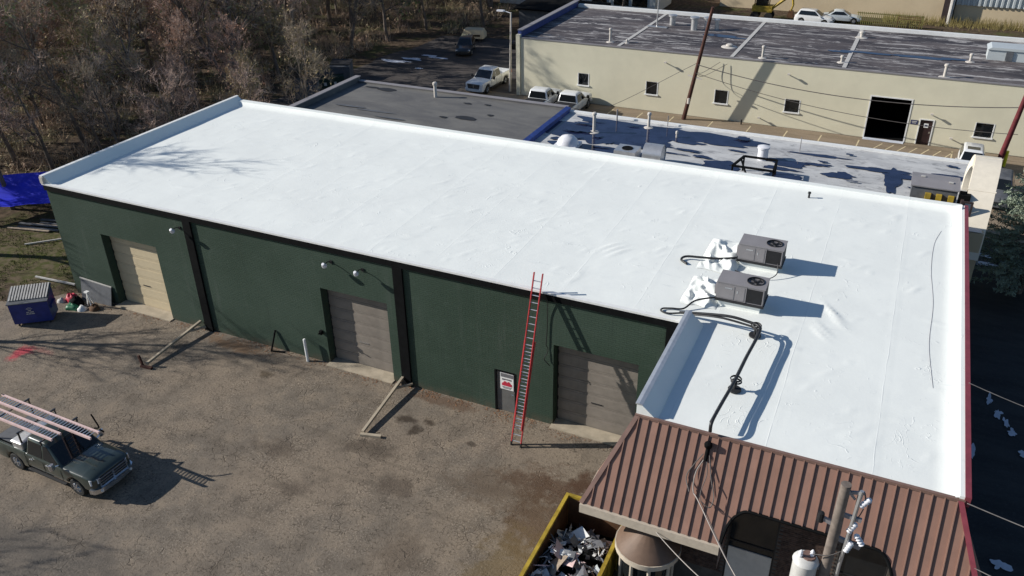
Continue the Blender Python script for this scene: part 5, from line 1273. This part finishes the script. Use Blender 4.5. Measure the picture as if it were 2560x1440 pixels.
m = MB(); m.box(45.5,51.2,ZT,48.6,53.0,ZT+0.85); m.prism([(45.4,ZT+0.852),(48.7,ZT+0.852),(48.4,ZT+1.05),(45.7,ZT+1.05)], 51.1, 53.1, axis='y'); m.build('roof_unit', M['corrug'], TB)
m = MB(); m.box(46.8,51.09,ZT+0.1,47.3,51.19,ZT+0.8); m.build('roof_unit_grille', M['bin_grey'], TB)
for x, z, w, h in wins:
    m = MB(); m.box(x+0.05,TY+0.10,z+0.05,x+w-0.05,TY+0.12,z+h-0.05); wo = m.build('window', M['glass'], TB)
    m = MB(); m.box(x-0.01,TY-0.02,z,x+0.05,TY+0.14,z+h); m.box(x+w-0.05,TY-0.02,z,x+w+0.02,TY+0.14,z+h); m.box(x+0.05,TY+0.02,z+h-0.04,x+w-0.05,TY+0.14,z+h); m.build('frame', M['white_paint'], wo)
    m = MB(); m.box(x-0.08,TY-0.10,z-0.10,x+w+0.08,TY+0.14,z); m.build('sill', M['white_paint'], wo)
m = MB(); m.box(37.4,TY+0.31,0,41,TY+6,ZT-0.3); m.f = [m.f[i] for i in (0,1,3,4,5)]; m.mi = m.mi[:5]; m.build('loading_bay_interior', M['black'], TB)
m = MB(); m.box(37.62,TY-0.03,0,37.72,TY+0.3,3.48); m.box(40.65,TY-0.03,0,40.75,TY+0.3,3.48); m.box(37.72,TY-0.03,3.38,40.65,TY+0.3,3.48); m.build('loading_bay_frame', M['white_paint'], TB)
m = MB(); m.box(37.65,TY-0.5,0,40.7,TY+0.02,0.03); m.build('door_sill', M['snow'], TB)
m = MB(); m.box(41.6,TY+0.08,0.02,42.47,TY+0.12,1.95); dd = m.build('door', simple('dark_red_brown_door',(0.03,0.014,0.014),0.5), TB)
m = MB(); m.box(41.50,TY-0.04,0,41.58,TY+0.2,2.05); m.box(42.49,TY-0.04,0,42.57,TY+0.2,2.05); m.box(41.58,TY-0.04,1.97,42.49,TY+0.2,2.05); m.build('frame', M['white_paint'], dd)
m = MB(); m.box(41.88,TY+0.06,1.35,42.20,TY+0.075,1.68); m.build('notice', M['white_paint'], dd)
m = MB(); m.box(41.94,TY+0.052,1.44,42.14,TY+0.0595,1.58); m.build('notice_print', M['sign_blue'], dd)
m = MB(); m.box(42.32,TY+0.02,0.92,42.42,TY+0.07,1.06); m.build('door_handle', M['chrome'], dd)
m = MB(); m.box(40.88,TY-0.03,1.55,41.42,TY-0.004,1.88); sb = m.build('wall_sign', M['sign_blue'], TB)
m = MB(); m.box(40.96,TY-0.038,1.74,41.34,TY-0.031,1.80); m.box(41.0,TY-0.038,1.63,41.30,TY-0.031,1.68); m.build('sign_print', M['lid_grey'], sb)
def wall_light(x, z, L=0.5):
    m = MB(); m.bar((x,TY-0.01,z),(x+0.05,TY-0.35,z+0.12),0.06,0.06); m.box(x-0.05,TY-0.48,z+0.08,x+0.15,TY-0.30,z+0.2); m.build('wall_light', M['pvc'], TB)
for x, z in ((21.0,4.35),(31.2,4.4),(42.2,2.45),(29.3,0.55),(43.9,0.75)): wall_light(x, z)
m = MB(); m.tube([(28.0,TY-0.6,0),(28.0,TY-0.6,0.4)],0.06,8); m.build('standpipe', M['black_metal'], TB)

# ------------------------------------------------------------------ poles and wires
def upole(name, base, top, r, mat, label, extra=None):
    t = thing(name, label, 'utility pole', base)
    b = Vector(base); q = Vector(top)
    m = MB(); m.tube([b + (q-b)*k/5 for k in range(6)], [r*(1-0.35*k/5) for k in range(6)], 10); m.build('shaft', mat, t, smooth=40)
    return t
PA = upole('utility_pole', (23.2,42.85,0), (24.9,42.2,9.6), 0.19, M['wood_dark'], 'dark brown utility pole standing in front of the middle of the cream building')
m = MB(); m.bar((23.3,42.6,3.9),(24.5,42.5,3.7),0.10,0.10); m.build('bracket', M['pvc'], PA)
m = MB(); m.lathe([(0,0.5),(0.12,0.45),(0.14,0),(0,-0.05)], (23.55,42.6,1.5), 10); m.build('meter_can', M['pvc'], PA)
PB = upole('utility_pole', (47.3,41.3,0), (48.2,40.6,9.8), 0.21, simple('red_brown_pole',(0.13,0.02,0.025),0.8,var=0.3), 'red brown utility pole at the right edge beyond the white car')
m = MB(); m.cyl((47.7,41.3,0),(47.7,41.3,1.2),0.12,n=10); tag(m.build('bollard', M['yellow_bright'], None), 'yellow bollard beside the red brown pole', 'bollard')
PC = upole('lamp_post', (5.9,44.6,0), (6.1,44.6,7.3), 0.11, M['pvc'], 'slim pale lamp post at the left corner of the cream building')
m = MB(); m.tube([(6.1,44.6,7.25),(5.4,44.6,7.4)],0.04,6); m.M = Matrix.Translation((5.1,44.6,7.4)); m.loft([rrect(-0.4,0.35,0.16,0.08,-0.06,2),rrect(-0.4,0.35,0.16,0.08,0.06,2)]); m.build('lamp_head', M['porcelain'], PC)
def wire(pts, r, label, mat='wire', group='overhead wires', sag=0.0, name='overhead_wire'):
    P = []
    if len(pts) == 2:
        a, b = Vector(pts[0]), Vector(pts[1]); N = 24
        for k in range(N+1):
            t = k/N; p = a+(b-a)*t; p.z -= sag*4*t*(1-t); P.append(p)
    else: P = catpath(pts, 8)
    m = MB(); m.tube(P, r, 5); return tag(m.build(name, M[mat], None, smooth=60), label, 'wire', group)
wire([(24.05,42.4,4.9),(48.0,41.0,4.6)], 0.035, 'thick upper cable strung between the two poles before the cream wall', sag=1.0)
wire([(23.95,42.4,4.2),(48.0,41.0,2.6)], 0.025, 'lowest cable strung between the two poles before the cream wall', sag=0.9)
wire([(24.0,42.5,5.0),(16.9,40.2,1.0),(15.5,33.0,3.2)], 0.02, 'slack wire dropping left from the dark brown pole')
wire([(24.0,42.5,4.3),(24.3,43.4,4.0),(25.6,43.9,4.9)], 0.02, 'short looped wire from the dark brown pole to the cream roof edge')
wire([(24.0,42.5,4.1),(24.5,43.2,3.8),(26.2,43.9,4.8)], 0.02, 'lower looped wire from the dark brown pole to the cream roof edge')
# near pole
PX, PY = 40.22, -13.3
NP = upole('utility_pole', (PX-0.1,PY-0.1,0), (PX,PY,12.1), 0.16, M['pole_grey'], 'grey weathered utility pole with transformer at the bottom right')
m = MB(); m.lathe([(0.0,0.50),(0.16,0.49),(0.25,0.43),(0.27,0.40),(0.25,0.38),(0.25,-0.45),(0.22,-0.5),(0,-0.5)], (PX-0.42,PY-0.12,9.55), 18); tf = m.build('transformer', M['transformer'], NP, smooth=40)
m = MB(); m.lathe([(0.0,0.49),(0.14,0.505),(0.15,0.47)], (PX-0.38,PY-0.08,9.57), 12); m.build('lid', M['mansard_trim'], tf)
for dx, dy in ((-0.12,-0.05),(0.10,0.05)):
    m = MB(); m.lathe([(0.03,0),(0.05,0.05),(0.03,0.08),(0.05,0.12),(0.03,0.16),(0.0,0.2)], (PX-0.42+dx,PY-0.12+dy,10.05), 8); m.build('bushing', M['porcelain'], tf)
for z in (9.35,9.75): m = MB(); m.bar((PX-0.3,PY,z),(PX-0.1,PY,z),0.1,0.08); m.build('transformer_bracket', M['hvac'], NP)
for a_, b_, w_, h_ in (((PX,PY,10.7),(PX+0.52,PY+0.05,10.55),0.08,0.09),((PX,PY-0.02,11.35),(PX+0.42,PY,11.3),0.07,0.08),((PX,PY,11.9),(PX+0.36,PY,12.0),0.05,0.06),((PX-0.3,PY,11.1),(PX,PY,11.0),0.08,0.08),((PX+0.02,PY,12.0),(PX+0.18,PY+0.1,11.75),0.16,0.05)):
    m = MB(); m.bar(a_,b_,w_,h_); m.build('bracket', M['hvac'], NP)
for (x, y, z, tl) in ((PX+0.40,PY,11.75,30),(PX+0.28,PY-0.02,11.05,20),(PX+0.48,PY+0.02,10.75,-35),(PX+0.30,PY-0.05,10.55,15)):
    m = MB(); m.M = Matrix.Translation((x,y,z)) @ Matrix.Rotation(rad(tl),4,'Y')
    m.lathe([(0.0,0.16),(0.04,0.16),(0.065,0.12),(0.04,0.09),(0.065,0.05),(0.04,0.02),(0.065,-0.02),(0.04,-0.05),(0.065,-0.09),(0.03,-0.13),(0,-0.13)], (0,0,0), 10); m.build('insulator', M['porcelain'], NP, smooth=50)
m = MB(); m.M = Matrix.Translation((PX-0.32,PY,11.12)); m.lathe([(0,0.12),(0.06,0.1),(0.07,0.0),(0.07,-0.12),(0,-0.14)], (0,0,0), 10); m.build('insulator', M['hvac_dark'], NP)
m = MB(); m.tube([(PX+0.20,PY-0.04,6.0),(PX+0.22,PY-0.04,10.0),(PX+0.30,PY-0.02,12.05)],0.04,8); m.build('riser_conduit', M['alu'], NP)
m = MB(); m.tube([(PX+0.36,PY,12.0),(PX+0.40,PY,11.85)],0.015,5); m.tube(catpath([(PX+0.40,PY,11.6),(PX+0.36,PY,11.4),(PX+0.28,PY,11.2)],4),0.012,5); m.tube(catpath([(PX+0.28,PY,10.9),(PX+0.34,PY,10.7),(PX+0.46,PY,10.65)],4),0.012,5); m.tube(catpath([(PX+0.28,PY,10.45),(PX,PY-0.15,10.3),(PX-0.3,PY-0.15,10.2)],4),0.012,5); m.build('jumper_lead', M['wire'], NP)
hp = c0
wire([(hp.x-0.05,hp.y-0.2,hp.z-0.45),(36.25,-6.9,5.7),(36.3,-7.3,5.3),(36.6,-7.7,5.25),(38.2,-10.2,5.4),(39.9,-13.0,6.6)], 0.02, 'twisted service cable from the mansard service head down to the near pole', 'wire_pale')
wire([(hp.x+0.05,hp.y-0.2,hp.z-0.45),(36.6,-6.95,5.75),(36.55,-7.4,5.35),(36.75,-7.75,5.2),(38.3,-10.25,5.25),(39.95,-13.1,6.3)], 0.013, 'second service cable hanging just below the twisted one', 'wire')
wire([hp+Vector((0.1,-0.1,-0.3)),(36.75,-7.0,5.7),(36.95,-7.35,5.35),(36.9,-7.55,5.05),(36.6,-7.5,5.15)], 0.018, 'loose black cable loop hanging on the mansard by the service head', 'wire')
wire([hp+Vector((-0.1,-0.1,-0.3)),(36.15,-6.8,5.9),(36.0,-7.05,5.55),(36.2,-7.4,5.3)], 0.018, 'small loose cable loop left of the mansard service head', 'wire')
wire([(35.45,-8.02,3.85),(38.6,-10.6,4.6)], 0.016, 'pale cable running from the mansard eave corner over the brick front', 'wire_pale', sag=0.2)
wire([(43.6,-6.3,6.75),(56,-5.9,5.0)], 0.016, 'pale wire fixed to the mansard corner and running right', 'wire_pale', sag=0.3)
wire([(43.62,-0.45,6.95),(56,1.2,5.2)], 0.016, 'pale wire fixed to the maroon coping and running right', 'wire_pale', sag=0.7)
wire([(44.1,-7.15,5.3),(56,-8.4,4.2)], 0.014, 'lowest pale wire fixed to the right end of the mansard', 'wire_pale', sag=0.3)

# ------------------------------------------------------------------ far buildings and yard
FT = thing('tan_warehouse', 'tall plain tan block warehouse beyond the cream building', 'building', (29,90,0))
m = MB(); m.box(15.5,90.5,0,42.4,114,10); m.build('wall', M['tan_far'], FT)
m = MB(); m.box(42.41,89.9,0,43.5,90.9,10); m.build('corner_pier', M['maroon_wall'], FT)
m = MB(); m.cyl((43.3,89.7,0),(43.3,89.7,10),0.25,n=8); m.build('downpipe', M['lid_grey'], FT)
m = MB(); m.box(15.3,90.3,10.002,42.5,114.2,10.3); m.build('roof', M['roof_dark'], FT)
CT = thing('corrugated_shed', 'pale corrugated metal shed on a tan plinth at the top right', 'shed', (55,92,0))
m = MB(); m.box(43.7,90.6,0,75,109,2.2); m.build('plinth', M['tan_far'], CT)
m = MB(); poly = []
x = 43.7
while x < 75:
    poly += [(x,90.35),(x+0.22,90.35),(x+0.30,90.55),(x+0.52,90.55)]; x += 0.60
poly += [(75,109),(43.7,109)]
m.prism(poly, 2.21, 10.0, axis='z'); m.build('cladding', M['corrug'], CT)
m = MB(); m.box(43.5,90.2,10.0,75.2,109.2,10.2); m.build('roof', M['corrug'], CT)
m = MB(); m.box(54.5,89.8,1.2,57.0,90.34,2.6); m.build('vent_hood', M['black'], CT)
FW = thing('white_far_building', 'long low white building with dark window bays at the top centre', 'building', (0,84,0))
m = MB(); m.box(-13,82,0,9,90,3.2); m.build('wall', M['corrug'], FW)
m = MB(); m.prism([(81.5,3.2),(90.5,3.2),(86,4.4)], -13.4, 9.4, axis='x'); m.build('roof', M['corrug'], FW)
for x in (-11.5,-8.2,-5.6,-3.0,0.5,3.5,6.0):
    m = MB(); m.box(x,81.9,0.9,x+2.0,81.995,2.5); m.build('window', M['glass'], FW)
# yard objects
m = MB(); rng = random.Random(44)
for _ in range(1500):
    x = rng.uniform(36,62); y = rng.choice((89.9,89.3))+rng.gauss(0,0.6) if x > 43 else rng.uniform(88.2,90.2)
    h = rng.uniform(0.3,1.3); m.add([(x-0.04,y,-0.03),(x+0.04,y,-0.03),(x+rng.gauss(0,0.2),y+rng.gauss(0,0.2),h)], [(0,1,2)])
tag(m.build('dry_weeds', simple('yellow_dry_weeds',(0.30,0.24,0.09),0.9,var=0.4,scale=1.0), None), 'yellowish dry weeds along the foot of the far warehouse', 'weeds', kind='stuff')
EX = thing('yellow_excavator', 'small yellow backhoe excavator standing in front of the tan warehouse', 'excavator', (22.5,84.5,0))
m = MB(); m.box(20.9,83.8,1.0,23.3,85.4,1.7); m.build('body', M['yellow'], EX)
m = MB(); m.box(21.0,84.0,3.0,22.9,85.3,3.15); m.build('cab_roof', M['yellow'], EX)
for x in (21.1,22.7):
    for y in (84.05,85.2): 
        m = MB(); m.box(x,y,1.7,x+0.1,y+0.1,3.0); m.build('cab_post', M['black'], EX)
m = MB(); m.box(21.25,84.2,1.71,22.6,85.1,2.9); m.build('cab_glass', M['glass'], EX)
m = MB(); m.tube([(23.2,84.5,1.4),(24.6,84.5,2.6),(25.4,84.5,3.5)],[0.2,0.22,0.15],6); m.tube([(25.4,84.5,3.5),(25.7,84.5,2.0),(25.5,84.5,1.2)],[0.16,0.14,0.12],6); m.build('boom', M['yellow'], EX)
m = MB(); m.prism([(25.1,0.5),(25.9,0.5),(25.8,1.3),(25.3,1.3)], 84.2, 84.8, axis='y'); m.build('bucket', M['rust'], EX)
for s in (83.7,85.3):
    m = MB(); m.tube([(21.3,s-0.15,0.5),(21.3,s+0.15,0.5)],0.5,14); m.build('wheel', M['rubber'], EX)
    m = MB(); m.tube([(23.0,s-0.15,0.5),(23.0,s+0.15,0.5)],0.5,14); m.build('wheel', M['rubber'], EX)
sedan('yard_car', 'white car in the far yard beside the yellow excavator', (28.4,84.6,0), rad(-5), M['truck_white'], suv=True)
sedan('yard_car', 'silver car just right of the white car in the far yard', (31.4,86.6,0), rad(5), M['corrug'])
FN = thing('yard_fence', 'low olive picket fence in the far yard right of the cars', 'fence', (36,86,0))
src = None
for k in range(34):
    if src is None: m = MB(); m.box(33.2,85.98,0,33.28,86.02,1.5); src = m.build('picket', simple('olive_paint',(0.2,0.2,0.06),0.7), FN)
    else: piece(src, FN, (k*0.22,0,0))
m = MB(); m.box(33.1,86.03,1.3,40.6,86.07,1.38); m.box(33.1,86.03,0.3,40.6,86.07,0.38); m.build('rail', M['yellow'], FN)
m = MB()
for (x, y) in ((37.8,84.4),(40.2,84.4),(37.8,85.6),(40.2,85.6)): m.bar((x,y,0),(x,y,1.3),0.07,0.07)
m.bar((37.8,84.4,1.3),(40.2,84.4,1.3),0.07,0.07); m.bar((37.8,85.6,1.3),(40.2,85.6,1.3),0.07,0.07); m.bar((37.8,84.4,1.3),(37.8,85.6,1.3),0.07,0.07); m.bar((40.2,84.4,1.3),(40.2,85.6,1.3),0.07,0.07)
tag(m.build('pipe_rack', M['rust'], None), 'rusty open pipe rack in the far yard beside the fence', 'rack')
VN = thing('pale_camper', 'pale tan camper shell parked at the far end of the rear yard', 'camper', (-6.5,61.5,0), rad(12))
m = MB(); m.loft([rrect(-1.3,1.3,0.85,0.2,0.35), rrect(-1.3,1.3,0.85,0.2,0.85), rrect(-1.1,1.1,0.65,0.3,1.3)]); m.build('shell', M['tan_far'], VN, smooth=40, world=False)
m = MB(); m.box(-0.9,-0.87,0.6,0.9,-0.851,0.8); m.build('window', M['glass'], VN, world=False)
for x in (-0.9,0.9):
    m = MB(); m.tube([(x,-0.8,0.28),(x,0.8,0.28)],0.28,12); m.build('wheel', M['rubber'], VN, world=False)
TL = thing('box_trailer', 'small pale box trailer beside the lamp post in the rear yard', 'trailer', (2.2,59.0,0), rad(5))
m = MB(); m.box(-0.3,-1.0,0.5,2.2,1.0,1.9); m.build('box', M['hvac'], TL, world=False)
m = MB(); m.box(-2.4,-0.8,0.3,-0.31,0.8,0.9); m.build('deck', M['black'], TL, world=False)
m = MB(); m.tube([(0.9,-1.05,0.32),(0.9,1.05,0.32)],0.32,12); m.build('wheel', M['rubber'], TL, world=False)
SH = thing('dark_shed', 'dark roofed open shed at the back of the rear yard', 'shed', (0,70,0))
m = MB(); m.box(-4,68.5,0,5.5,73,2.4); m.build('wall', M['bin_grey'], SH)
m = MB(); m.prism([(68.0,2.4),(73.4,2.4),(73.4,2.9),(68.0,2.55)], -4.5, 6.0, axis='x'); m.build('roof', M['black'], SH)

# ------------------------------------------------------------------ trees
def perp(d, rng):
    v = Vector((rng.gauss(0,1), rng.gauss(0,1), rng.gauss(0,1))); v -= d*v.dot(d); return v.normalized()
def bare_tree(seed, H, spread=0.6, leaves=0.15, ntw=9, forked=False):
    rng = random.Random(seed); tr = MB(); cr = MB()
    def branch(p, d, L, r, lev):
        segs = (6,4,3,2)[lev]; pts = [p.copy()]; rs = [r]; q = p.copy(); dd = d.copy()
        for s in range(segs):
            dd = (dd + perp(dd, rng)*(0.10,0.2,0.28,0.32)[lev] + Vector((0,0,0.09 if lev else 0.02))).normalized()
            q = q + dd*(L/segs); pts.append(q.copy()); rs.append(r*(1-0.75*(s+1)/segs))
            if lev < 3 and (lev > 0 or s >= 1):
                for _ in range((2,2,2)[lev] if lev < 2 else rng.choice((1,2))):
                    ang = rng.uniform(0.45,1.0)*(1 if lev else spread*1.5)
                    nd = (dd*math.cos(ang)+perp(dd,rng)*math.sin(ang)).normalized()
                    branch(q.copy(), nd, L*rng.uniform(0.34,0.58)*(1-0.35*s/segs), max(0.012, rs[-1]*rng.uniform(0.45,0.7)), lev+1)
            if lev >= 2:
                for _ in range(ntw if lev == 3 else 3): twig(q, dd)
        tr.tube(pts, rs, (7,5,4,3)[lev], caps=False)
    def twig(q, dd):
        nd = (dd*0.5+perp(dd,rng)*rng.uniform(0.2,1.0)+Vector((0,0,0.25))).normalized(); L = rng.uniform(0.35,1.1)
        s = perp(nd,rng)*rng.uniform(0.010,0.022); b = q - nd*0.1
        mid = b+nd*L*0.5+perp(nd,rng)*0.08
        cr.add([b-s,b+s,mid+s*0.6,mid-s*0.6,b+nd*L], [(0,1,2,3),(3,2,4)], 0)
        if rng.random() < leaves:
            for _ in range(3):
                c = b+nd*L*rng.uniform(0.3,1.0); u = perp(nd,rng)*rng.uniform(0.06,0.15); v = nd*rng.uniform(0.06,0.14)
                cr.add([c-u,c+v,c+u,c-v], [(0,1,2,3)], 1)
    if forked:
        branch(Vector((0,0,-0.1)), Vector((0.16,0,1)).normalized(), H, H*0.026, 0); branch(Vector((0.1,0,0)), Vector((-0.28,0.1,1)).normalized(), H*0.9, H*0.022, 0)
    else: branch(Vector((0,0,-0.1)), Vector((rng.uniform(-0.08,0.08),rng.uniform(-0.08,0.08),1)).normalized(), H, H*0.022, 0)
    return tr, cr
KINDS = [ # seed, height, spread, leaves, ntw, forked, bark, leafmat
    (1, 11, 0.55, 0.06, 4, False, 'bark', 'leaf_rust', 'bare grey brown deciduous tree standing in the wood'),
    (2, 9, 0.7, 0.16, 5, False, 'bark', 'leaf_rust', 'bare tree with clinging rust brown leaves in the wood'),
    (3, 12, 0.5, 0.05, 4, True, 'bark', 'leaf_olive', 'bare forked dark tree standing in the wood'),
    (4, 8, 0.8, 0.18, 5, False, 'bark', 'leaf_olive', 'small tree with sparse olive leaves in the wood'),
    (5, 10, 0.65, 0.06, 4, False, 'bark_pale', 'leaf_rust', 'bare pale barked tree standing in the wood'),
    (7, 9, 0.7, 0.0, 1, False, 'bark', 'leaf_rust', 'thin bare tree standing in the wood'),
    (6, 7, 0.9, 0.1, 4, True, 'bark', 'leaf_olive', 'low spreading bare tree with olive vines in the wood')]
PROT = []
for (sd, H, sp, lv, nt, fk, bk, lm, lab) in KINDS:
    tr, cr = bare_tree(sd, H, sp, lv, nt, fk)
    t = thing('bare_tree', lab, 'tree', (0,0,0), 0, 'trees of the wood: '+lab.split(' standing')[0].split(' in the')[0])
    tr.build('trunk', M[bk], t, smooth=60, world=False); cr.build('crown', [M['twig'], M[lm]], t, world=False)
    PROT.append(t)
rng = random.Random(21)
spots = []
def ok(x, y):
    if x > -13.6 and y < 14: return False
    if -15.5 < x and 27 < y < 63.5: return False
    if x > -3.0 and y < 30: return False
    if x > -8 and 60 < y < 78: return False
    if x > -16 and 79 < y < 93: return False
    if x > 8: return False
    # visible wedge
    if y < 12.7 + (-23.5-x)*0.75 - 7: return False
    return True
tries = 0
while len(spots) < 165 and tries < 60000:
    tries += 1
    x, y = rng.uniform(-72,8), rng.uniform(3,118)
    dist = math.hypot(x-39, y+27)
    if not ok(x, y): continue
    md = 3.3 + 0.035*max(0, dist-45)
    if any((x-a)**2+(y-b)**2 < md*md for a, b in spots): continue
    spots.append((x, y))
spots += [(-8.5,-8.6),(0.5,-20.5),(-2.5,-23.0),(4.5,-23.5),(-14.5,-0.2)]
NX = 5
used = set()
for i, (x, y) in enumerate(spots):
    k = rng.choice((0,0,1,1,2,3,3,4,6)) if i < len(spots)-NX and not (x > -20 and y < 22) else 5
    if k in used: o = copy_tree(PROT[k])
    else: o = PROT[k]; used.add(k)
    s = rng.uniform(0.75,1.2)
    if -16 < x and y < 32 and y > 14: s *= 0.7
    if i >= len(spots)-NX: s = (0.95,1.25,1.3,1.0,1.5)[i-len(spots)+NX]
    zone = ('beyond the left white parapet' if y < 24 else 'beside the refuse bins and rear yard' if x > -22 and y < 62 else 'at the far end of the rear yard' if x > -22 else 'in the near left of the wood' if y < 45 else 'deep in the wood at the top left' if x < -45 else 'in the far middle of the wood')
    if i < len(spots)-NX:
        base = KINDS[k][8].split(' standing in')[0].split(' in the wood')[0]
        o['label'] = base+' '+zone; o['group'] = 'trees: '+base+' '+zone
    else:
        o['label'] = ('thin bare tree off the left corner of the lot', 'thin bare tree off the near left of the lot', 'thin bare tree farthest out beyond the near left of the lot', 'thin bare tree nearest the near left of the lot', 'tall thin bare tree left of the blue tarpaulin')[i-len(spots)+NX]; o['group'] = 'trees beside the lot'
    o.location = (x, y, 0); o.rotation_euler = (rng.uniform(-0.06,0.06), rng.uniform(-0.06,0.06), rng.uniform(0,6.28)); o.scale = (s, s, s*rng.uniform(0.9,1.15))
for k in range(len(PROT)):
    if k not in used: bpy.data.objects.remove(PROT[k])
# undergrowth
rng = random.Random(5)
m = MB(); cnt = 0
while cnt < 2600:
    x, y = rng.uniform(-66,8), rng.uniform(2,110)
    if not ok(x, y) and not (-13.6 < x < -11.5 and 8 < y < 14): continue
    cnt += 1
    hgt = rng.uniform(0.5,2.4); R_ = hgt*0.7
    leafy = rng.random() < 0.3
    for _ in range(22):
        a = rng.uniform(0,6.28); b = rng.uniform(0.1,1.1)
        d = Vector((math.cos(a)*math.sin(b), math.sin(a)*math.sin(b), math.cos(b))); L = hgt*rng.uniform(0.5,1.1)
        o = Vector((x+rng.gauss(0,R_*0.3), y+rng.gauss(0,R_*0.3), 0)); s = perp(d,rng)*rng.uniform(0.012,0.035)
        m.add([o-s,o+s,o+d*L], [(0,1,2)])
        if leafy:
            for _ in range(2):
                c = o+d*L*rng.uniform(0.3,1.05); u = perp(d,rng)*rng.uniform(0.05,0.14); v = perp(d,rng)*rng.uniform(0.05,0.13)
                m.add([c-u,c-v,c+u,c+v], [(0,1,2,3)])
tag(m.build('undergrowth', M['brush'], None), 'tangled brown and olive undergrowth covering the floor of the wood', 'undergrowth', kind='stuff')
# yard grass tufts
m = MB(); rng = random.Random(6)
for _ in range(9000):
    x, y = rng.uniform(-13,-0.3), rng.uniform(-2.5,9)
    if x > -3.2 and y < -0.2: continue
    if mnoise.noise((x*0.5,y*0.5,3)) < -0.1: continue
    a = rng.uniform(0,6.28); h = rng.uniform(0.04,0.13)
    m.add([(x-0.02*math.cos(a),y-0.02*math.sin(a),-0.03),(x+0.02*math.cos(a),y+0.02*math.sin(a),-0.03),(x+rng.gauss(0,0.04),y+rng.gauss(0,0.04),h)], [(0,1,2)])
tag(m.build('grass', simple('winter_grass',(0.13,0.13,0.035),0.9,var=0.5,scale=1.2), None), 'thin winter grass on the yard beside the warehouse', 'grass', kind='stuff')
# tall dry weeds at the wood edge behind the parapet
def weeds(x, y, label, sd):
    m = MB(); rng = random.Random(sd)
    for _ in range(140):
        o = Vector((x+rng.gauss(0,0.9), y+rng.gauss(0,0.9), 0)); d = Vector((rng.gauss(0,0.25),rng.gauss(0,0.25),1)).normalized(); L = rng.uniform(1.0,2.6); s = perp(d,rng)*0.03
        m.add([o-s,o+s,o+d*L], [(0,1,2)])
        for _ in range(3):
            c = o+d*L*rng.uniform(0.6,1.0); u = perp(d,rng)*0.10; m.add([c-u,c+d*0.12,c+u], [(0,1,2)])
    tag(m.build('dry_weeds', simple('dry_weed_stalks',(0.30,0.17,0.10),0.9,var=0.3), None), label, 'weeds', 'dry weeds')
weeds(-6.6,12.5,'tall rust brown dry weeds just beyond the left white parapet',1)
# spruce
SP = thing('spruce_tree', 'blue green spruce tree beside the right wall of the warehouse', 'tree', (47.75,21.0,0))
m = MB(); m.tube([(47.75,21.0,-0.1),(47.75,21.0,4),(47.75,21.05,9.6)],[0.2,0.13,0.02],8); m.build('trunk', M['bark'], SP)
rng = random.Random(9); m = MB(); tw = MB()
for k in range(300):
    f = (k/300)**0.9; z = 0.9+8.4*f; Lb = (3.3*(1-f)**0.85+0.25)*rng.uniform(0.72,1.12); a = k*2.39996+rng.uniform(-0.3,0.3)
    d = Vector((math.cos(a), math.sin(a), 0)); o = Vector((47.75,21.0,z))
    tw.tube([o, o+d*Lb*0.55+Vector((0,0,-0.10*Lb)), o+d*Lb+Vector((0,0,-0.02*Lb))], [0.03,0.02,0.006], 4, caps=False)
    ns = max(3,int(Lb*11))
    for i in range(ns):
        t = 0.22+0.78*(i+rng.random())/ns
        c = o+d*Lb*t+Vector((0,0,-0.16*Lb*t*(1.1-t)*1.6))
        side = Vector((-d.y,d.x,0))*rng.choice((-1,1))
        q = (d*rng.uniform(0.4,1.0)+side*rng.uniform(0.2,1.0)+Vector((0,0,rng.uniform(-0.35,0.2)))).normalized(); Ls = rng.uniform(0.22,0.5)*(1.15-0.4*t)
        for j in range(7):
            cc = c+q*Ls*j/7; nd = (q*0.6+perp(q,rng)).normalized(); L2 = rng.uniform(0.10,0.19); s = perp(nd,rng)*0.03
            m.add([cc-s,cc+s,cc+nd*L2], [(0,1,2)])
m.build('crown', M['needle'], SP); tw.build('limb', M['bark'], SP)
